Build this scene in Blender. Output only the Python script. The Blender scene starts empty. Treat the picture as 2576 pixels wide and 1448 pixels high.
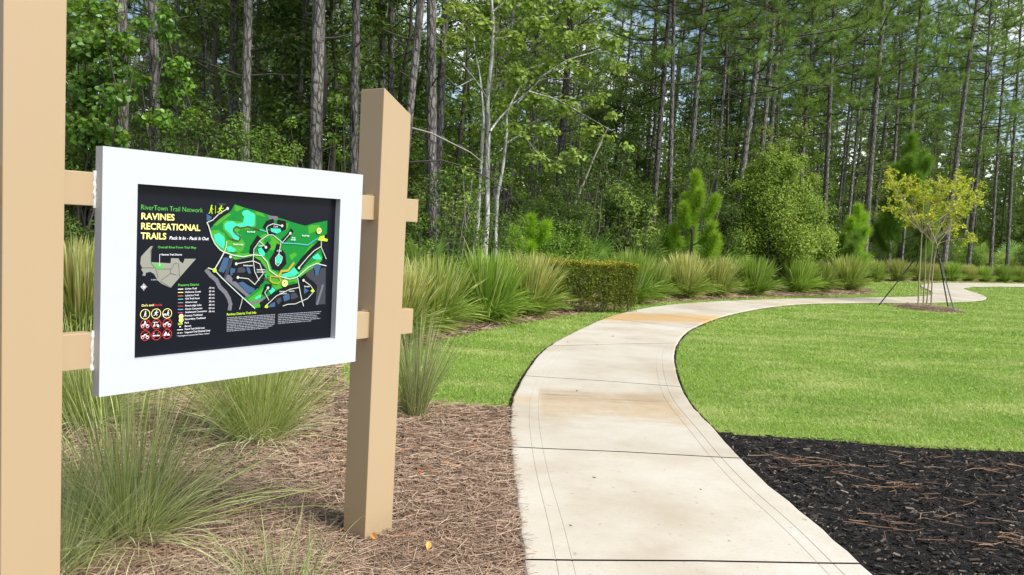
import bpy, math, random
import numpy as np
from mathutils import Vector, Matrix, Quaternion
rng = np.random.default_rng(7)
random.seed(7)
sc = bpy.context.scene
col = sc.collection
PI = math.pi

# ------------------------------------------------------------------ camera
F, PITCH, ROLL, CAMH = 2002.7, .0804, .0571, 1.5        # focal length in units of a 2576 px wide frame
W0, H0 = 2576, 1448
c_f = np.array([0, math.cos(PITCH), -math.sin(PITCH)])
_rt = np.array([1., 0, 0]); _up = np.cross(_rt, c_f)
c_r = math.cos(ROLL)*_rt + math.sin(ROLL)*_up
c_u = -math.sin(ROLL)*_rt + math.cos(ROLL)*_up
cam = bpy.data.cameras.new('camera'); cam_o = bpy.data.objects.new('camera', cam); col.objects.link(cam_o)
cam.sensor_width = 36; cam.lens = 36*F/W0; cam.clip_start = .05; cam.clip_end = 2000
cam_o.matrix_world = Matrix(((c_r[0], c_u[0], -c_f[0], 0), (c_r[1], c_u[1], -c_f[1], 0), (c_r[2], c_u[2], -c_f[2], CAMH), (0, 0, 0, 1)))
sc.camera = cam_o

# ------------------------------------------------------------------ sky and sun
SUN_AZ, SUN_EL = math.radians(122), math.radians(49)      # azimuth clockwise from +Y: to the right and slightly behind
world = bpy.data.worlds.new('World'); sc.world = world; world.use_nodes = True
nt = world.node_tree; nt.nodes.clear()
def wn(t, **k):
    n = nt.nodes.new(t)
    for a, b in k.items(): setattr(n, a, b)
    return n
out = wn('ShaderNodeOutputWorld'); bg = wn('ShaderNodeBackground'); bg.inputs[1].default_value = .115
sky = wn('ShaderNodeTexSky'); sky.sky_type = 'NISHITA'; sky.sun_disc = False
sky.sun_elevation = SUN_EL; sky.sun_rotation = SUN_AZ; sky.air_density = 1.0; sky.dust_density = .6
tc = wn('ShaderNodeTexCoord'); nz = wn('ShaderNodeTexNoise'); nz.inputs['Scale'].default_value = 3.2; nz.inputs['Detail'].default_value = 7; nz.inputs['Roughness'].default_value = .55
mp = wn('ShaderNodeMapping'); mp.inputs['Scale'].default_value = (1, 1, 2.2)
cr = wn('ShaderNodeValToRGB'); cr.color_ramp.elements[0].position = .47; cr.color_ramp.elements[1].position = .60
mx = wn('ShaderNodeMix', data_type='RGBA'); mx.inputs[7].default_value = (9, 9.3, 9.7, 1)
nt.links.new(tc.outputs['Generated'], mp.inputs[0]); nt.links.new(mp.outputs[0], nz.inputs['Vector']); nt.links.new(nz.outputs['Fac'], cr.inputs[0])
nt.links.new(cr.outputs[0], mx.inputs[0]); nt.links.new(sky.outputs[0], mx.inputs[6]); nt.links.new(mx.outputs[2], bg.inputs[0]); nt.links.new(bg.outputs[0], out.inputs[0])
sun = bpy.data.lights.new('sun', 'SUN'); sun.energy = 4.4; sun.angle = math.radians(22); sun.color = (1, .972, .925)
sun_o = bpy.data.objects.new('sun', sun); col.objects.link(sun_o)
sd = Vector((math.sin(SUN_AZ)*math.cos(SUN_EL), math.cos(SUN_AZ)*math.cos(SUN_EL), math.sin(SUN_EL)))
sun_o.rotation_euler = sd.to_track_quat('Z', 'Y').to_euler(); sun_o.location = (5, -5, 12)
vs = sc.view_settings
sc.display_settings.display_device = 'sRGB'; vs.view_transform = 'Standard'; vs.look = 'None'; vs.gamma = 1; vs.use_curve_mapping = False
vs.exposure = .48
cy = sc.cycles
cy.max_bounces = 5; cy.diffuse_bounces = 3; cy.glossy_bounces = 1; cy.transmission_bounces = 2; cy.transparent_max_bounces = 4
cy.use_denoising = True; cy.sample_clamp_indirect = 4; cy.caustics_reflective = False; cy.caustics_refractive = False

# ------------------------------------------------------------------ helpers: from picture to place
def ray(u, v): return c_f + c_r*(u-W0/2)/F - c_u*(v-H0/2)/F
def G(u, v, z=0.):
    d = ray(u, v); t = (z-CAMH)/d[2]; return np.array([d[0]*t, d[1]*t, z])
def AT(u, v, D):
    d = ray(u, v); t = D/d[1]; return np.array([d[0]*t, D, CAMH+d[2]*t])
def s2l(c):
    return tuple((x/12.92 if x <= .04045 else ((x+.055)/1.055)**2.4) for x in (v/255 for v in c))

# ------------------------------------------------------------------ helpers: objects
def tag(o, label, cat, group=None):
    o['label'] = label; o['category'] = cat
    if group: o['group'] = group
    return o
def thing(name, label, cat, loc=(0, 0, 0), group=None):
    o = bpy.data.objects.new(name, None); col.objects.link(o); o.location = loc; o.empty_display_size = .1
    return tag(o, label, cat, group)
def obj(name, me, mats=None, parent=None, loc=None):
    o = bpy.data.objects.new(name, me); col.objects.link(o)
    if mats is not None and not me.materials:
        for m in (mats if isinstance(mats, (list, tuple)) else [mats]): me.materials.append(m)
    if parent: o.parent = parent
    if loc is not None: o.location = loc
    return o
def struct(o): o['kind'] = 'structure'; return o
def stuff(o): o['kind'] = 'stuff'; return o
def build(name, V, Fs, tint=None, matidx=None, smooth=False):
    """V (n,3); Fs list of index arrays (m,k)."""
    me = bpy.data.meshes.new(name)
    V = np.asarray(V, np.float32); Fs = [np.asarray(f, np.int32) for f in Fs if len(f)]
    me.vertices.add(len(V)); me.vertices.foreach_set('co', V.ravel())
    li = np.concatenate([f.ravel() for f in Fs]); lt = np.concatenate([np.full(len(f), f.shape[1], np.int32) for f in Fs])
    ls = np.concatenate([[0], np.cumsum(lt)[:-1]]).astype(np.int32)
    me.loops.add(len(li)); me.loops.foreach_set('vertex_index', li)
    me.polygons.add(len(lt)); me.polygons.foreach_set('loop_start', ls)
    if matidx is not None: me.polygons.foreach_set('material_index', np.asarray(matidx, np.int32))
    if smooth: me.polygons.foreach_set('use_smooth', np.ones(len(lt), bool))
    else: me.polygons.foreach_set('use_smooth', np.zeros(len(lt), bool))
    if tint is not None:
        a = me.attributes.new('tint', 'FLOAT', 'POINT'); a.data.foreach_set('value', np.asarray(tint, np.float32))
    me.update(calc_edges=True)
    return me
class Acc:
    """collects pieces of geometry into one mesh"""
    def __init__(s): s.V = []; s.F = []; s.T = []; s.M = []; s.n = 0
    def add(s, V, F, tint=None, mat=0):
        V = np.asarray(V, float).reshape(-1, 3); F = np.asarray(F, int)
        s.V.append(V); s.F.append(F+s.n); s.n += len(V)
        s.T.append(np.full(len(V), .5) if tint is None else np.broadcast_to(np.asarray(tint, float), (len(V),)))
        s.M.append(np.full(len(F), mat)); return s
    def mesh(s, name, smooth=False):
        return build(name, np.concatenate(s.V), s.F, np.concatenate(s.T), np.concatenate(s.M), smooth)
def nrm(v): return v/np.maximum(np.linalg.norm(v, axis=-1, keepdims=True), 1e-9)
def tube(acc, pts, rad, n=6, tint=.5, mat=0, wob=0):
    pts = np.asarray(pts, float); rad = np.broadcast_to(np.asarray(rad, float), (len(pts),))
    t = nrm(np.gradient(pts, axis=0)); ref = np.array([1., 0, 0]) if abs(t[0][0]) < .8 else np.array([0, 1., 0])
    a = nrm(np.cross(t, ref)); b = np.cross(t, a)
    th = np.linspace(0, 2*PI, n, endpoint=False)
    r = rad[:, None]*(1+wob*rng.normal(size=(len(pts), n)))
    V = pts[:, None] + r[..., None]*(a[:, None]*np.cos(th)[None, :, None] + b[:, None]*np.sin(th)[None, :, None])
    i = np.arange(len(pts)-1)[:, None]*n; j = np.arange(n)[None]; k = (j+1) % n
    Q = np.stack([i+j, i+k, i+n+k, i+n+j], -1).reshape(-1, 4)
    acc.add(V, Q, tint, mat)
def blades(base, az, L, wd, lean, droop, segs=4, tint=.5, grad=0.):
    """ribbon blades that rise and arch over; all args arrays of n. lean: horizontal share, droop: sag"""
    n = len(base); t = np.linspace(0, 1, segs+1)[None, :, None]
    d = np.stack([np.cos(az), np.sin(az), 0*az], -1)[:, None]
    L = np.asarray(L)[:, None, None]; le = np.asarray(lean)[:, None, None]; dr = np.asarray(droop)[:, None, None]
    P = base[:, None] + d*L*(le*t + .55*dr*t**2) + np.array([0, 0, 1.])*L*(np.sqrt(np.clip(1-le**2, .02, 1))*t - dr*t**2.3*.8)
    side = np.stack([-np.sin(az), np.cos(az), 0*az], -1)
    side = nrm(side + .5*rng.normal(size=(n, 3)))[:, None]
    ww = np.asarray(wd)[:, None, None]*np.array([.75]+[1]*(segs-1)+[.12])[None, :, None]*.5
    V = np.stack([P-side*ww, P+side*ww], 2).reshape(-1, 3)
    b = (np.arange(n)*(segs+1)*2)[:, None]; k = (np.arange(segs)*2)[None]
    Q = np.stack([b+k, b+k+1, b+k+3, b+k+2], -1).reshape(-1, 4)
    return V, Q, np.clip(np.repeat(np.broadcast_to(tint, (n,)), (segs+1)*2)+grad*np.tile(np.repeat(np.linspace(0, 1, segs+1)**1.5, 2), n), 0, 1)
def leaves(c, size, up=.4, out=None, asp=.55, kind='rh', tint=None, fold=.25):
    """leaf faces at points c (n,3)"""
    n = len(c); size = np.broadcast_to(size, (n,))[:, None]
    nr = rng.normal(size=(n, 3)); nr[:, 2] = np.abs(nr[:, 2])+up
    if out is not None: nr += out*1.0
    nr = nrm(nr); d = nrm(np.cross(nr, rng.normal(size=(n, 3)))); s = np.cross(nr, d)
    w = size*asp*.5
    if tint is None: tint = rng.random(n)
    if kind == 'rh':
        V = np.stack([c-d*size*.5, c+s*w+nr*w*fold, c+d*size*.5-nr*size*.12, c-s*w+nr*w*fold], 1)
        q = np.arange(n)[:, None]*4+np.arange(4)[None]
        return V.reshape(-1, 3), q, np.repeat(tint, 4)
    V = np.stack([c-d*size*.45, c-d*size*.25+s*w*.8+nr*w*fold, c+d*size*.15+s*w+nr*w*fold, c+d*size*.5-nr*size*.15, c+d*size*.15-s*w+nr*w*fold, c-d*size*.25-s*w*.8+nr*w*fold], 1)
    b = np.arange(n)[:, None]*6
    q = np.concatenate([b+np.array([[0, 1, 2, 3]]), b+np.array([[0, 3, 4, 5]])])
    return V.reshape(-1, 3), q, np.repeat(tint, 6)
def inside(P, poly):
    x, y = P[:, 0], P[:, 1]; r = np.zeros(len(P), bool); poly = np.asarray(poly)[:, :2]
    for (x0, y0), (x1, y1) in zip(poly, np.roll(poly, -1, 0)):
        c = ((y0 > y) != (y1 > y)) & (x < (x1-x0)*(y-y0)/(y1-y0+1e-12)+x0); r ^= c
    return r
def smooth_line(P, n=6, it=2):
    P = np.asarray(P, float)
    for _ in range(it):
        Q = [P[0]]
        for a, b in zip(P[:-1], P[1:]): Q += [a*.75+b*.25, a*.25+b*.75]
        Q.append(P[-1]); P = np.array(Q)
    return P

# ------------------------------------------------------------------ helpers: materials
def new_mat(name):
    m = bpy.data.materials.new(name); m.use_nodes = True; t = m.node_tree; b = t.nodes['Principled BSDF']
    return m, t, b, t.nodes['Material Output']
def N(t, typ, **k):
    n = t.nodes.new(typ)
    for a, v in k.items():
        if a == 'ins':
            for q, w in v.items(): n.inputs[q].default_value = w
        else: setattr(n, a, v)
    return n
def rgba(c): return (c[0], c[1], c[2], 1)
def ramp(t, fac, stops):
    r = N(t, 'ShaderNodeValToRGB'); e = r.color_ramp.elements
    while len(e) < len(stops): e.new(.5)
    for k, (p, c) in enumerate(stops): e[k].position = p; e[k].color = rgba(c)
    t.links.new(fac, r.inputs[0]); return r.outputs[0]
def noise(t, vec, scale, detail=4, rough=.5, dim='3D', mapping=None):
    if mapping:
        mp = N(t, 'ShaderNodeMapping', ins={'Scale': mapping}); t.links.new(vec, mp.inputs[0]); vec = mp.outputs[0]
    n = N(t, 'ShaderNodeTexNoise', ins={'Scale': scale, 'Detail': detail, 'Roughness': rough}); t.links.new(vec, n.inputs['Vector']); return n.outputs['Fac']
def mixc(t, fac, a, b, mode='MIX'):
    m = N(t, 'ShaderNodeMix', data_type='RGBA', blend_type=mode)
    for s, v in ((0, fac), (6, a), (7, b)):
        if isinstance(v, (int, float)): m.inputs[s].default_value = v
        elif isinstance(v, tuple): m.inputs[s].default_value = rgba(v)
        else: t.links.new(v, m.inputs[s])
    return m.outputs[2]
def math_n(t, op, a, b=None, clamp=False):
    m = N(t, 'ShaderNodeMath', operation=op, use_clamp=clamp)
    for s, v in ((0, a), (1, b)):
        if v is None: continue
        if isinstance(v, (int, float)): m.inputs[s].default_value = v
        else: t.links.new(v, m.inputs[s])
    return m.outputs[0]
def bump(t, b, h, strength, dist=.01):
    n = N(t, 'ShaderNodeBump', ins={'Strength': strength, 'Distance': dist}); t.links.new(h, n.inputs['Height']); t.links.new(n.outputs[0], b.inputs['Normal'])
def plain(name, c, rough=.6, spec=.4):
    m, t, b, o = new_mat(name); b.inputs['Base Color'].default_value = rgba(c); b.inputs['Roughness'].default_value = rough; b.inputs['Specular IOR Level'].default_value = spec; return m
def leaf_mat(name, stops, trans=.35, rough=.5, spec=.3, hue=.0):
    """colour by each leaf's own tint, a share of light passing through"""
    m, t, b, o = new_mat(name)
    at = N(t, 'ShaderNodeAttribute', attribute_name='tint')
    stops = [(p, tuple(min(.62, x*LEAF_GAIN[i]) for i, x in enumerate(c_))) for p, c_ in stops]
    c = ramp(t, at.outputs['Fac'], stops)
    oi = N(t, 'ShaderNodeObjectInfo')
    hs = N(t, 'ShaderNodeHueSaturation'); t.links.new(c, hs.inputs['Color'])
    t.links.new(math_n(t, 'ADD', math_n(t, 'MULTIPLY', oi.outputs['Random'], .35), .82), hs.inputs['Value'])
    c = hs.outputs[0]
    t.links.new(c, b.inputs['Base Color']); b.inputs['Roughness'].default_value = rough; b.inputs['Specular IOR Level'].default_value = spec
    tr = N(t, 'ShaderNodeBsdfTranslucent'); t.links.new(mixc(t, .35, c, (.35, .42, .05)), tr.inputs['Color'])
    mx = N(t, 'ShaderNodeMixShader', ins={0: trans}); t.links.new(b.outputs[0], mx.inputs[1]); t.links.new(tr.outputs[0], mx.inputs[2]); t.links.new(mx.outputs[0], o.inputs[0])
    return m
def bark_mat(name, dark, light, plates=1., pale=None):
    m, t, b, o = new_mat(name); tcn = N(t, 'ShaderNodeTexCoord'); oi = N(t, 'ShaderNodeObjectInfo'); g = N(t, 'ShaderNodeNewGeometry')
    vec = g.outputs['Position']
    mp = N(t, 'ShaderNodeMapping', ins={'Scale': (9*plates, 9*plates, 2.6*plates)}); t.links.new(vec, mp.inputs[0])
    vo = N(t, 'ShaderNodeTexVoronoi', feature='DISTANCE_TO_EDGE', ins={'Scale': 1.6}); t.links.new(mp.outputs[0], vo.inputs['Vector'])
    n1 = noise(t, vec, 6, 5, .6, mapping=(3, 3, .7)); n2 = noise(t, vec, 40, 3)
    crack = math_n(t, 'MULTIPLY', vo.outputs['Distance'], 5, True)
    f = math_n(t, 'MULTIPLY', n1, math_n(t, 'ADD', math_n(t, 'MULTIPLY', crack, .75), .25))
    f = math_n(t, 'ADD', f, math_n(t, 'MULTIPLY', math_n(t, 'SUBTRACT', n2, .5), .25))
    c = ramp(t, f, [(.08, dark), (.38, tuple((a+bb)/2 for a, bb in zip(dark, light))), (.62, light)])
    hs = N(t, 'ShaderNodeHueSaturation'); t.links.new(c, hs.inputs['Color']); t.links.new(math_n(t, 'ADD', math_n(t, 'MULTIPLY', oi.outputs['Random'], .5), .75), hs.inputs['Value'])
    t.links.new(hs.outputs[0], b.inputs['Base Color']); b.inputs['Roughness'].default_value = .9; b.inputs['Specular IOR Level'].default_value = .15
    bump(t, b, math_n(t, 'ADD', math_n(t, 'MULTIPLY', crack, .7), n2), .8, .03)
    return m

M = {}
LEAF_GAIN = (1.62, 1.58, 1.18)
# painted tan aluminium
m, t, b, o = new_mat('tan_paint'); g = N(t, 'ShaderNodeNewGeometry')
n1 = noise(t, g.outputs['Position'], 2.2, 5, .55, mapping=(1, 1, .35)); n2 = noise(t, g.outputs['Position'], 420, 2)
c = mixc(t, n1, (.412, .302, .174), (.44, .325, .194)); c = mixc(t, math_n(t, 'MULTIPLY', n2, .12), c, (.33, .225, .12))
# splash of soil low on the posts
sx = N(t, 'ShaderNodeSeparateXYZ'); t.links.new(g.outputs['Position'], sx.inputs[0])
low = math_n(t, 'MULTIPLY', math_n(t, 'SUBTRACT', .12, sx.outputs['Z']), 5, True)
c = mixc(t, math_n(t, 'MULTIPLY', low, math_n(t, 'MULTIPLY', noise(t, g.outputs['Position'], 45, 4, .7), .8)), c, (.22, .15, .09))
t.links.new(c, b.inputs['Base Color']); b.inputs['Roughness'].default_value = .48; b.inputs['Specular IOR Level'].default_value = .35
bump(t, b, n2, .12, .001); M['tan'] = m
m, t, b, o = new_mat('white_paint'); g = N(t, 'ShaderNodeNewGeometry')
n1 = noise(t, g.outputs['Position'], 5, 5, .6, mapping=(1, 1, 3)); n2 = noise(t, g.outputs['Position'], 60, 3)
c = mixc(t, math_n(t, 'MULTIPLY', n1, .5), (.52, .54, .56), (.475, .49, .505)); t.links.new(c, b.inputs['Base Color']); b.inputs['Roughness'].default_value = .42
bump(t, b, n2, .06, .002); M['white'] = m
m, t, b, o = new_mat('weld_white'); g = N(t, 'ShaderNodeNewGeometry'); b.inputs['Base Color'].default_value = (.82, .82, .8, 1); b.inputs['Roughness'].default_value = .6
bump(t, b, noise(t, g.outputs['Position'], 260, 3), .8, .004); M['weld'] = m
m, t, b, o = new_mat('board_print'); b.inputs['Base Color'].default_value = (.006, .007, .012, 1); b.inputs['Roughness'].default_value = .30; b.inputs['Specular IOR Level'].default_value = .28; M['board'] = m
def ink(name, c): M[name] = plain('ink_'+name, s2l(c), .45, .3)
ink('white_i', (235, 235, 240)); ink('yellow_i', (246, 236, 140)); ink('green_i', (84, 176, 70)); ink('red_i', (196, 60, 52)); ink('forest', (14, 122, 44)); ink('meadow', (66, 150, 36))
ink('lake', (58, 205, 160)); ink('pond', (56, 86, 116)); ink('grey_d', (58, 60, 68)); ink('grey_m', (104, 104, 112)); ink('grey_l', (140, 142, 150)); ink('black_i', (13, 13, 18)); ink('sand', (140, 140, 128))
ink('brown_i', (84, 38, 34)); ink('gold', (180, 150, 50)); ink('lime', (178, 216, 44)); ink('cyan', (90, 190, 220)); ink('magenta', (200, 60, 150)); ink('orange', (206, 112, 50)); ink('road', (188, 198, 184))

# concrete
m, t, b, o = new_mat('concrete'); g = N(t, 'ShaderNodeNewGeometry'); P_ = g.outputs['Position']; oi = N(t, 'ShaderNodeObjectInfo')
n1 = noise(t, P_, .9, 6, .6); n2 = noise(t, P_, 7, 5, .65); n3 = noise(t, P_, 160, 3, .6, mapping=(.35, 1, 1)); n4 = noise(t, P_, 3.2, 4, .6, mapping=(.6, 2.4, 1))
c = ramp(t, n1, [(.34, (.37, .315, .232)), (.52, (.46, .415, .338)), (.70, (.505, .478, .42))])
c = mixc(t, math_n(t, 'MULTIPLY', math_n(t, 'SUBTRACT', n2, .42, True), .9, True), c, (.41, .375, .315))
c = mixc(t, math_n(t, 'MULTIPLY', math_n(t, 'SUBTRACT', n3, .56, True), 2.2, True), c, (.33, .29, .235))
n5 = noise(t, P_, 55, 3, .7, mapping=(.5, 1, 1)); c = mixc(t, math_n(t, 'MULTIPLY', math_n(t, 'SUBTRACT', n5, .5, True), 1.6, True), c, (.37, .33, .27)); n6 = noise(t, P_, 24, 2, .5); c = mixc(t, math_n(t, 'MULTIPLY', math_n(t, 'SUBTRACT', n6, .66, True), 6, True), c, (.24, .21, .17))
sx = N(t, 'ShaderNodeSeparateXYZ'); t.links.new(P_, sx.inputs[0])
def band(y0, y1, soft, wob, x_tilt=0.):
    yy = math_n(t, 'ADD', math_n(t, 'ADD', sx.outputs['Y'], math_n(t, 'MULTIPLY', sx.outputs['X'], x_tilt)), math_n(t, 'MULTIPLY', math_n(t, 'SUBTRACT', n4, .5), wob))
    a = math_n(t, 'DIVIDE', math_n(t, 'SUBTRACT', yy, y0), soft, True); d = math_n(t, 'DIVIDE', math_n(t, 'SUBTRACT', y1, yy), soft, True)
    return math_n(t, 'MULTIPLY', a, d)
def xband(x0, x1, soft):
    a = math_n(t, 'DIVIDE', math_n(t, 'SUBTRACT', sx.outputs['X'], x0), soft, True); d = math_n(t, 'DIVIDE', math_n(t, 'SUBTRACT', x1, sx.outputs['X']), soft, True)
    return math_n(t, 'MULTIPLY', a, d)
st = math_n(t, 'MULTIPLY', band(6.0, 7.45, .45, .7), xband(.27, 1.5, .05))              # tannin stain on the second slab
c = mixc(t, math_n(t, 'MULTIPLY', math_n(t, 'MULTIPLY', st, math_n(t, 'ADD', math_n(t, 'MULTIPLY', n2, 1.1), .1)), .85), c, (.37, .25, .12))
st2 = math_n(t, 'MULTIPLY', math_n(t, 'MULTIPLY', band(6.75, 7.25, .2, .5), xband(.28, 1.5, .1)), math_n(t, 'MULTIPLY', math_n(t, 'SUBTRACT', noise(t, P_, 3.5, 5, .7, mapping=(.5, 5, 1)), .42, True), 3.5, True))
c = mixc(t, math_n(t, 'MULTIPLY', st2, .85), c, (.17, .13, .09))
st2b = math_n(t, 'MULTIPLY', band(5.95, 6.5, .3, .6), math_n(t, 'MULTIPLY', math_n(t, 'SUBTRACT', noise(t, P_, 3, 5, .7, mapping=(.6, 4, 1)), .47, True), 2.5, True))
c = mixc(t, math_n(t, 'MULTIPLY', st2b, .5), c, (.28, .22, .16))
st3 = math_n(t, 'MULTIPLY', band(12.35, 13.9, .4, .5, -.28), .75)                        # rust stain farther on
c = mixc(t, st3, c, (.46, .27, .085))
st4 = math_n(t, 'MULTIPLY', band(12.1, 12.5, .15, .3, -.28), math_n(t, 'MULTIPLY', math_n(t, 'SUBTRACT', noise(t, P_, 4, 4, .7), .4, True), 3, True))
c = mixc(t, math_n(t, 'MULTIPLY', st4, .6), c, (.25, .19, .12))
st5 = math_n(t, 'MULTIPLY', band(14, 17.5, .8, 1.5, -.5), math_n(t, 'MULTIPLY', math_n(t, 'SUBTRACT', noise(t, P_, 1.6, 4, .6), .45, True), 3, True))
c = mixc(t, math_n(t, 'MULTIPLY', st5, .4), c, (.40, .27, .12))
st6 = math_n(t, 'MULTIPLY', band(6.4, 7.1, .3, .3), xband(-.2, .3, .1)); c = mixc(t, math_n(t, 'MULTIPLY', st6, .5), c, (.42, .30, .155))
hs = N(t, 'ShaderNodeHueSaturation'); t.links.new(c, hs.inputs['Color']); t.links.new(math_n(t, 'ADD', math_n(t, 'MULTIPLY', oi.outputs['Random'], .08), .97), hs.inputs['Value'])
t.links.new(hs.outputs[0], b.inputs['Base Color']); b.inputs['Roughness'].default_value = .88; b.inputs['Specular IOR Level'].default_value = .2
bump(t, b, math_n(t, 'ADD', n3, math_n(t, 'MULTIPLY', n2, .5)), .35, .004); M['concrete'] = m

def soil(name, stops, scale, bs=.6):
    m, t, b, o = new_mat(name); g = N(t, 'ShaderNodeNewGeometry'); P_ = g.outputs['Position']
    n1 = noise(t, P_, scale, 6, .65); n2 = noise(t, P_, scale*14, 4, .6)
    f = math_n(t, 'ADD', math_n(t, 'MULTIPLY', n1, .6), math_n(t, 'MULTIPLY', n2, .4))
    t.links.new(ramp(t, f, stops), b.inputs['Base Color']); b.inputs['Roughness'].default_value = .95; b.inputs['Specular IOR Level'].default_value = .1
    bump(t, b, n2, bs, .02); return m
M['forest_floor'] = soil('forest_floor', [(.3, (.030, .022, .012)), (.5, (.065, .045, .024)), (.7, (.09, .075, .03))], 1.2)
M['straw_soil'] = soil('straw_soil', [(.3, (.10, .066, .044)), (.5, (.20, .14, .095)), (.7, (.30, .22, .155))], 2.5)
M['mulch_soil'] = soil('mulch_soil', [(.3, (.008, .008, .008)), (.55, (.020, .018, .017)), (.75, (.042, .036, .032))], 5)
M['turf_soil'] = soil('turf_soil', [(.3, (.12, .19, .028)), (.5, (.17, .27, .04)), (.7, (.23, .31, .06))], 1.2)
M['edge_soil'] = soil('edge_soil', [(.3, (.006, .005, .004)), (.6, (.016, .012, .009))], 6)

def tint_mat(name, stops, rough=.8, spec=.2, patch=None, trans=0.):
    """like leaf_mat, with slow variation over the ground"""
    m, t, b, o = new_mat(name); at = N(t, 'ShaderNodeAttribute', attribute_name='tint'); g = N(t, 'ShaderNodeNewGeometry')
    c = ramp(t, at.outputs['Fac'], stops)
    if patch:
        f = noise(t, g.outputs['Position'], patch[0], 5, .6, mapping=patch[3] if len(patch) > 3 else (1, 1, 1))
        f = math_n(t, 'MULTIPLY', math_n(t, 'SUBTRACT', f, patch[2], True), 5, True); c = mixc(t, math_n(t, 'MULTIPLY', f, .75), c, patch[1])
    t.links.new(c, b.inputs['Base Color']); b.inputs['Roughness'].default_value = rough; b.inputs['Specular IOR Level'].default_value = spec
    if trans:
        tr = N(t, 'ShaderNodeBsdfTranslucent'); t.links.new(c, tr.inputs['Color'])
        mx = N(t, 'ShaderNodeMixShader', ins={0: trans}); t.links.new(b.outputs[0], mx.inputs[1]); t.links.new(tr.outputs[0], mx.inputs[2]); t.links.new(mx.outputs[0], o.inputs[0])
    return m
M['turf'] = tint_mat('turf_blades', [(0, (.175, .285, .042)), (.5, (.285, .415, .072)), (.85, (.40, .51, .125)), (1, (.57, .55, .28))], .6, .25, (.7, (.56, .58, .22), .47, (1, 2.4, 1)), .3)
M['straw'] = tint_mat('pine_straw', [(0, (.11, .066, .044)), (.35, (.275, .182, .12)), (.7, (.43, .31, .22)), (.95, (.58, .46, .35)), (1, (.48, .22, .10))], .75, .25, (1.1, (.30, .18, .115), .57))
M['chip'] = tint_mat('black_mulch', [(0, (.006, .006, .006)), (.5, (.020, .018, .0165)), (.85, (.058, .049, .042)), (.96, (.15, .12, .095)), (1, (.34, .28, .22))], .85, .12)
M['needle_red'] = tint_mat('red_needles', [(0, (.15, .065, .032)), (.5, (.27, .14, .075)), (1, (.40, .27, .16))], .7, .3)
M['pine_bark'] = bark_mat('pine_bark', (.050, .045, .040), (.27, .25, .225))
M['pale_bark'] = bark_mat('pale_bark', (.28, .27, .24), (.78, .77, .71), .6)
M['twig'] = plain('twig_bark', (.085, .075, .064), .9, .1)
M['grey_twig'] = plain('grey_twig_bark', (.30, .275, .24), .9, .1)
M['myrtle_bark'] = plain('myrtle_bark', (.36, .29, .20), .8, .15)
M['needle'] = leaf_mat('pine_needles', [(0, (.055, .110, .036)), (.6, (.120, .205, .052)), (1, (.25, .33, .085))], .3, .5, .25)
M['young_needle'] = leaf_mat('young_pine_needles', [(0, (.10, .215, .02)), (.55, (.21, .37, .03)), (1, (.36, .46, .06))], .3, .5, .25)
M['sapling_needle'] = leaf_mat('sapling_needles', [(0, (.05, .12, .018)), (.6, (.10, .20, .028)), (1, (.19, .28, .05))], .3, .5, .25)
M['leaf_dark'] = leaf_mat('dark_leaves', [(0, (.020, .044, .012)), (.6, (.045, .088, .018)), (1, (.11, .165, .034))], .35)
M['leaf_mid'] = leaf_mat('mid_leaves', [(0, (.055, .112, .022)), (.6, (.11, .192, .033)), (1, (.21, .285, .06))], .4)
M['leaf_pale'] = leaf_mat('pale_leaves', [(0, (.08, .135, .030)), (.6, (.165, .235, .055)), (1, (.29, .34, .115))], .4)
M['leaf_vine'] = leaf_mat('vine_leaves', [(0, (.040, .105, .018)), (.6, (.085, .185, .026)), (1, (.20, .29, .035))], .42, .38, .4)
M['leaf_yellow'] = leaf_mat('yellow_leaves', [(0, (.20, .26, .025)), (.5, (.36, .37, .04)), (.85, (.38, .36, .05)), (1, (.24, .34, .05))], .4)
M['leaf_oak'] = leaf_mat('shrub_leaves', [(0, (.065, .115, .02)), (.55, (.15, .225, .042)), (1, (.28, .32, .085))], .35)
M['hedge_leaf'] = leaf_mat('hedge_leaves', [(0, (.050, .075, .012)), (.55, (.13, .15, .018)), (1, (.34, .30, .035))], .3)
M['palm'] = leaf_mat('palmetto_leaves', [(0, (.055, .12, .028)), (.5, (.14, .24, .06)), (1, (.30, .38, .13))], .3, .35, .45)
M['tall_green'] = leaf_mat('tall_grass_green', [(0, (.075, .145, .022)), (.6, (.185, .285, .055)), (.9, (.33, .40, .12)), (1, (.52, .45, .25))], .35)
M['tall_olive'] = leaf_mat('tall_grass_olive', [(0, (.065, .115, .02)), (.45, (.155, .225, .05)), (.75, (.30, .32, .11)), (1, (.50, .43, .24))], .35)
M['tall_dry'] = leaf_mat('tall_grass_dry', [(0, (.055, .105, .018)), (.35, (.13, .19, .042)), (.65, (.27, .26, .09)), (1, (.46, .38, .22))], .35)
M['fine_green'] = leaf_mat('fine_grass', [(0, (.07, .12, .028)), (.35, (.17, .23, .07)), (.7, (.33, .36, .17)), (1, (.52, .46, .31))], .3)
M['fine_grey'] = leaf_mat('fine_grass_grey', [(0, (.085, .11, .060)), (.5, (.19, .23, .12)), (.8, (.30, .31, .19)), (1, (.42, .36, .24))], .3)
M['strap'] = plain('black_strap', (.010, .010, .011), .6, .3)

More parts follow.
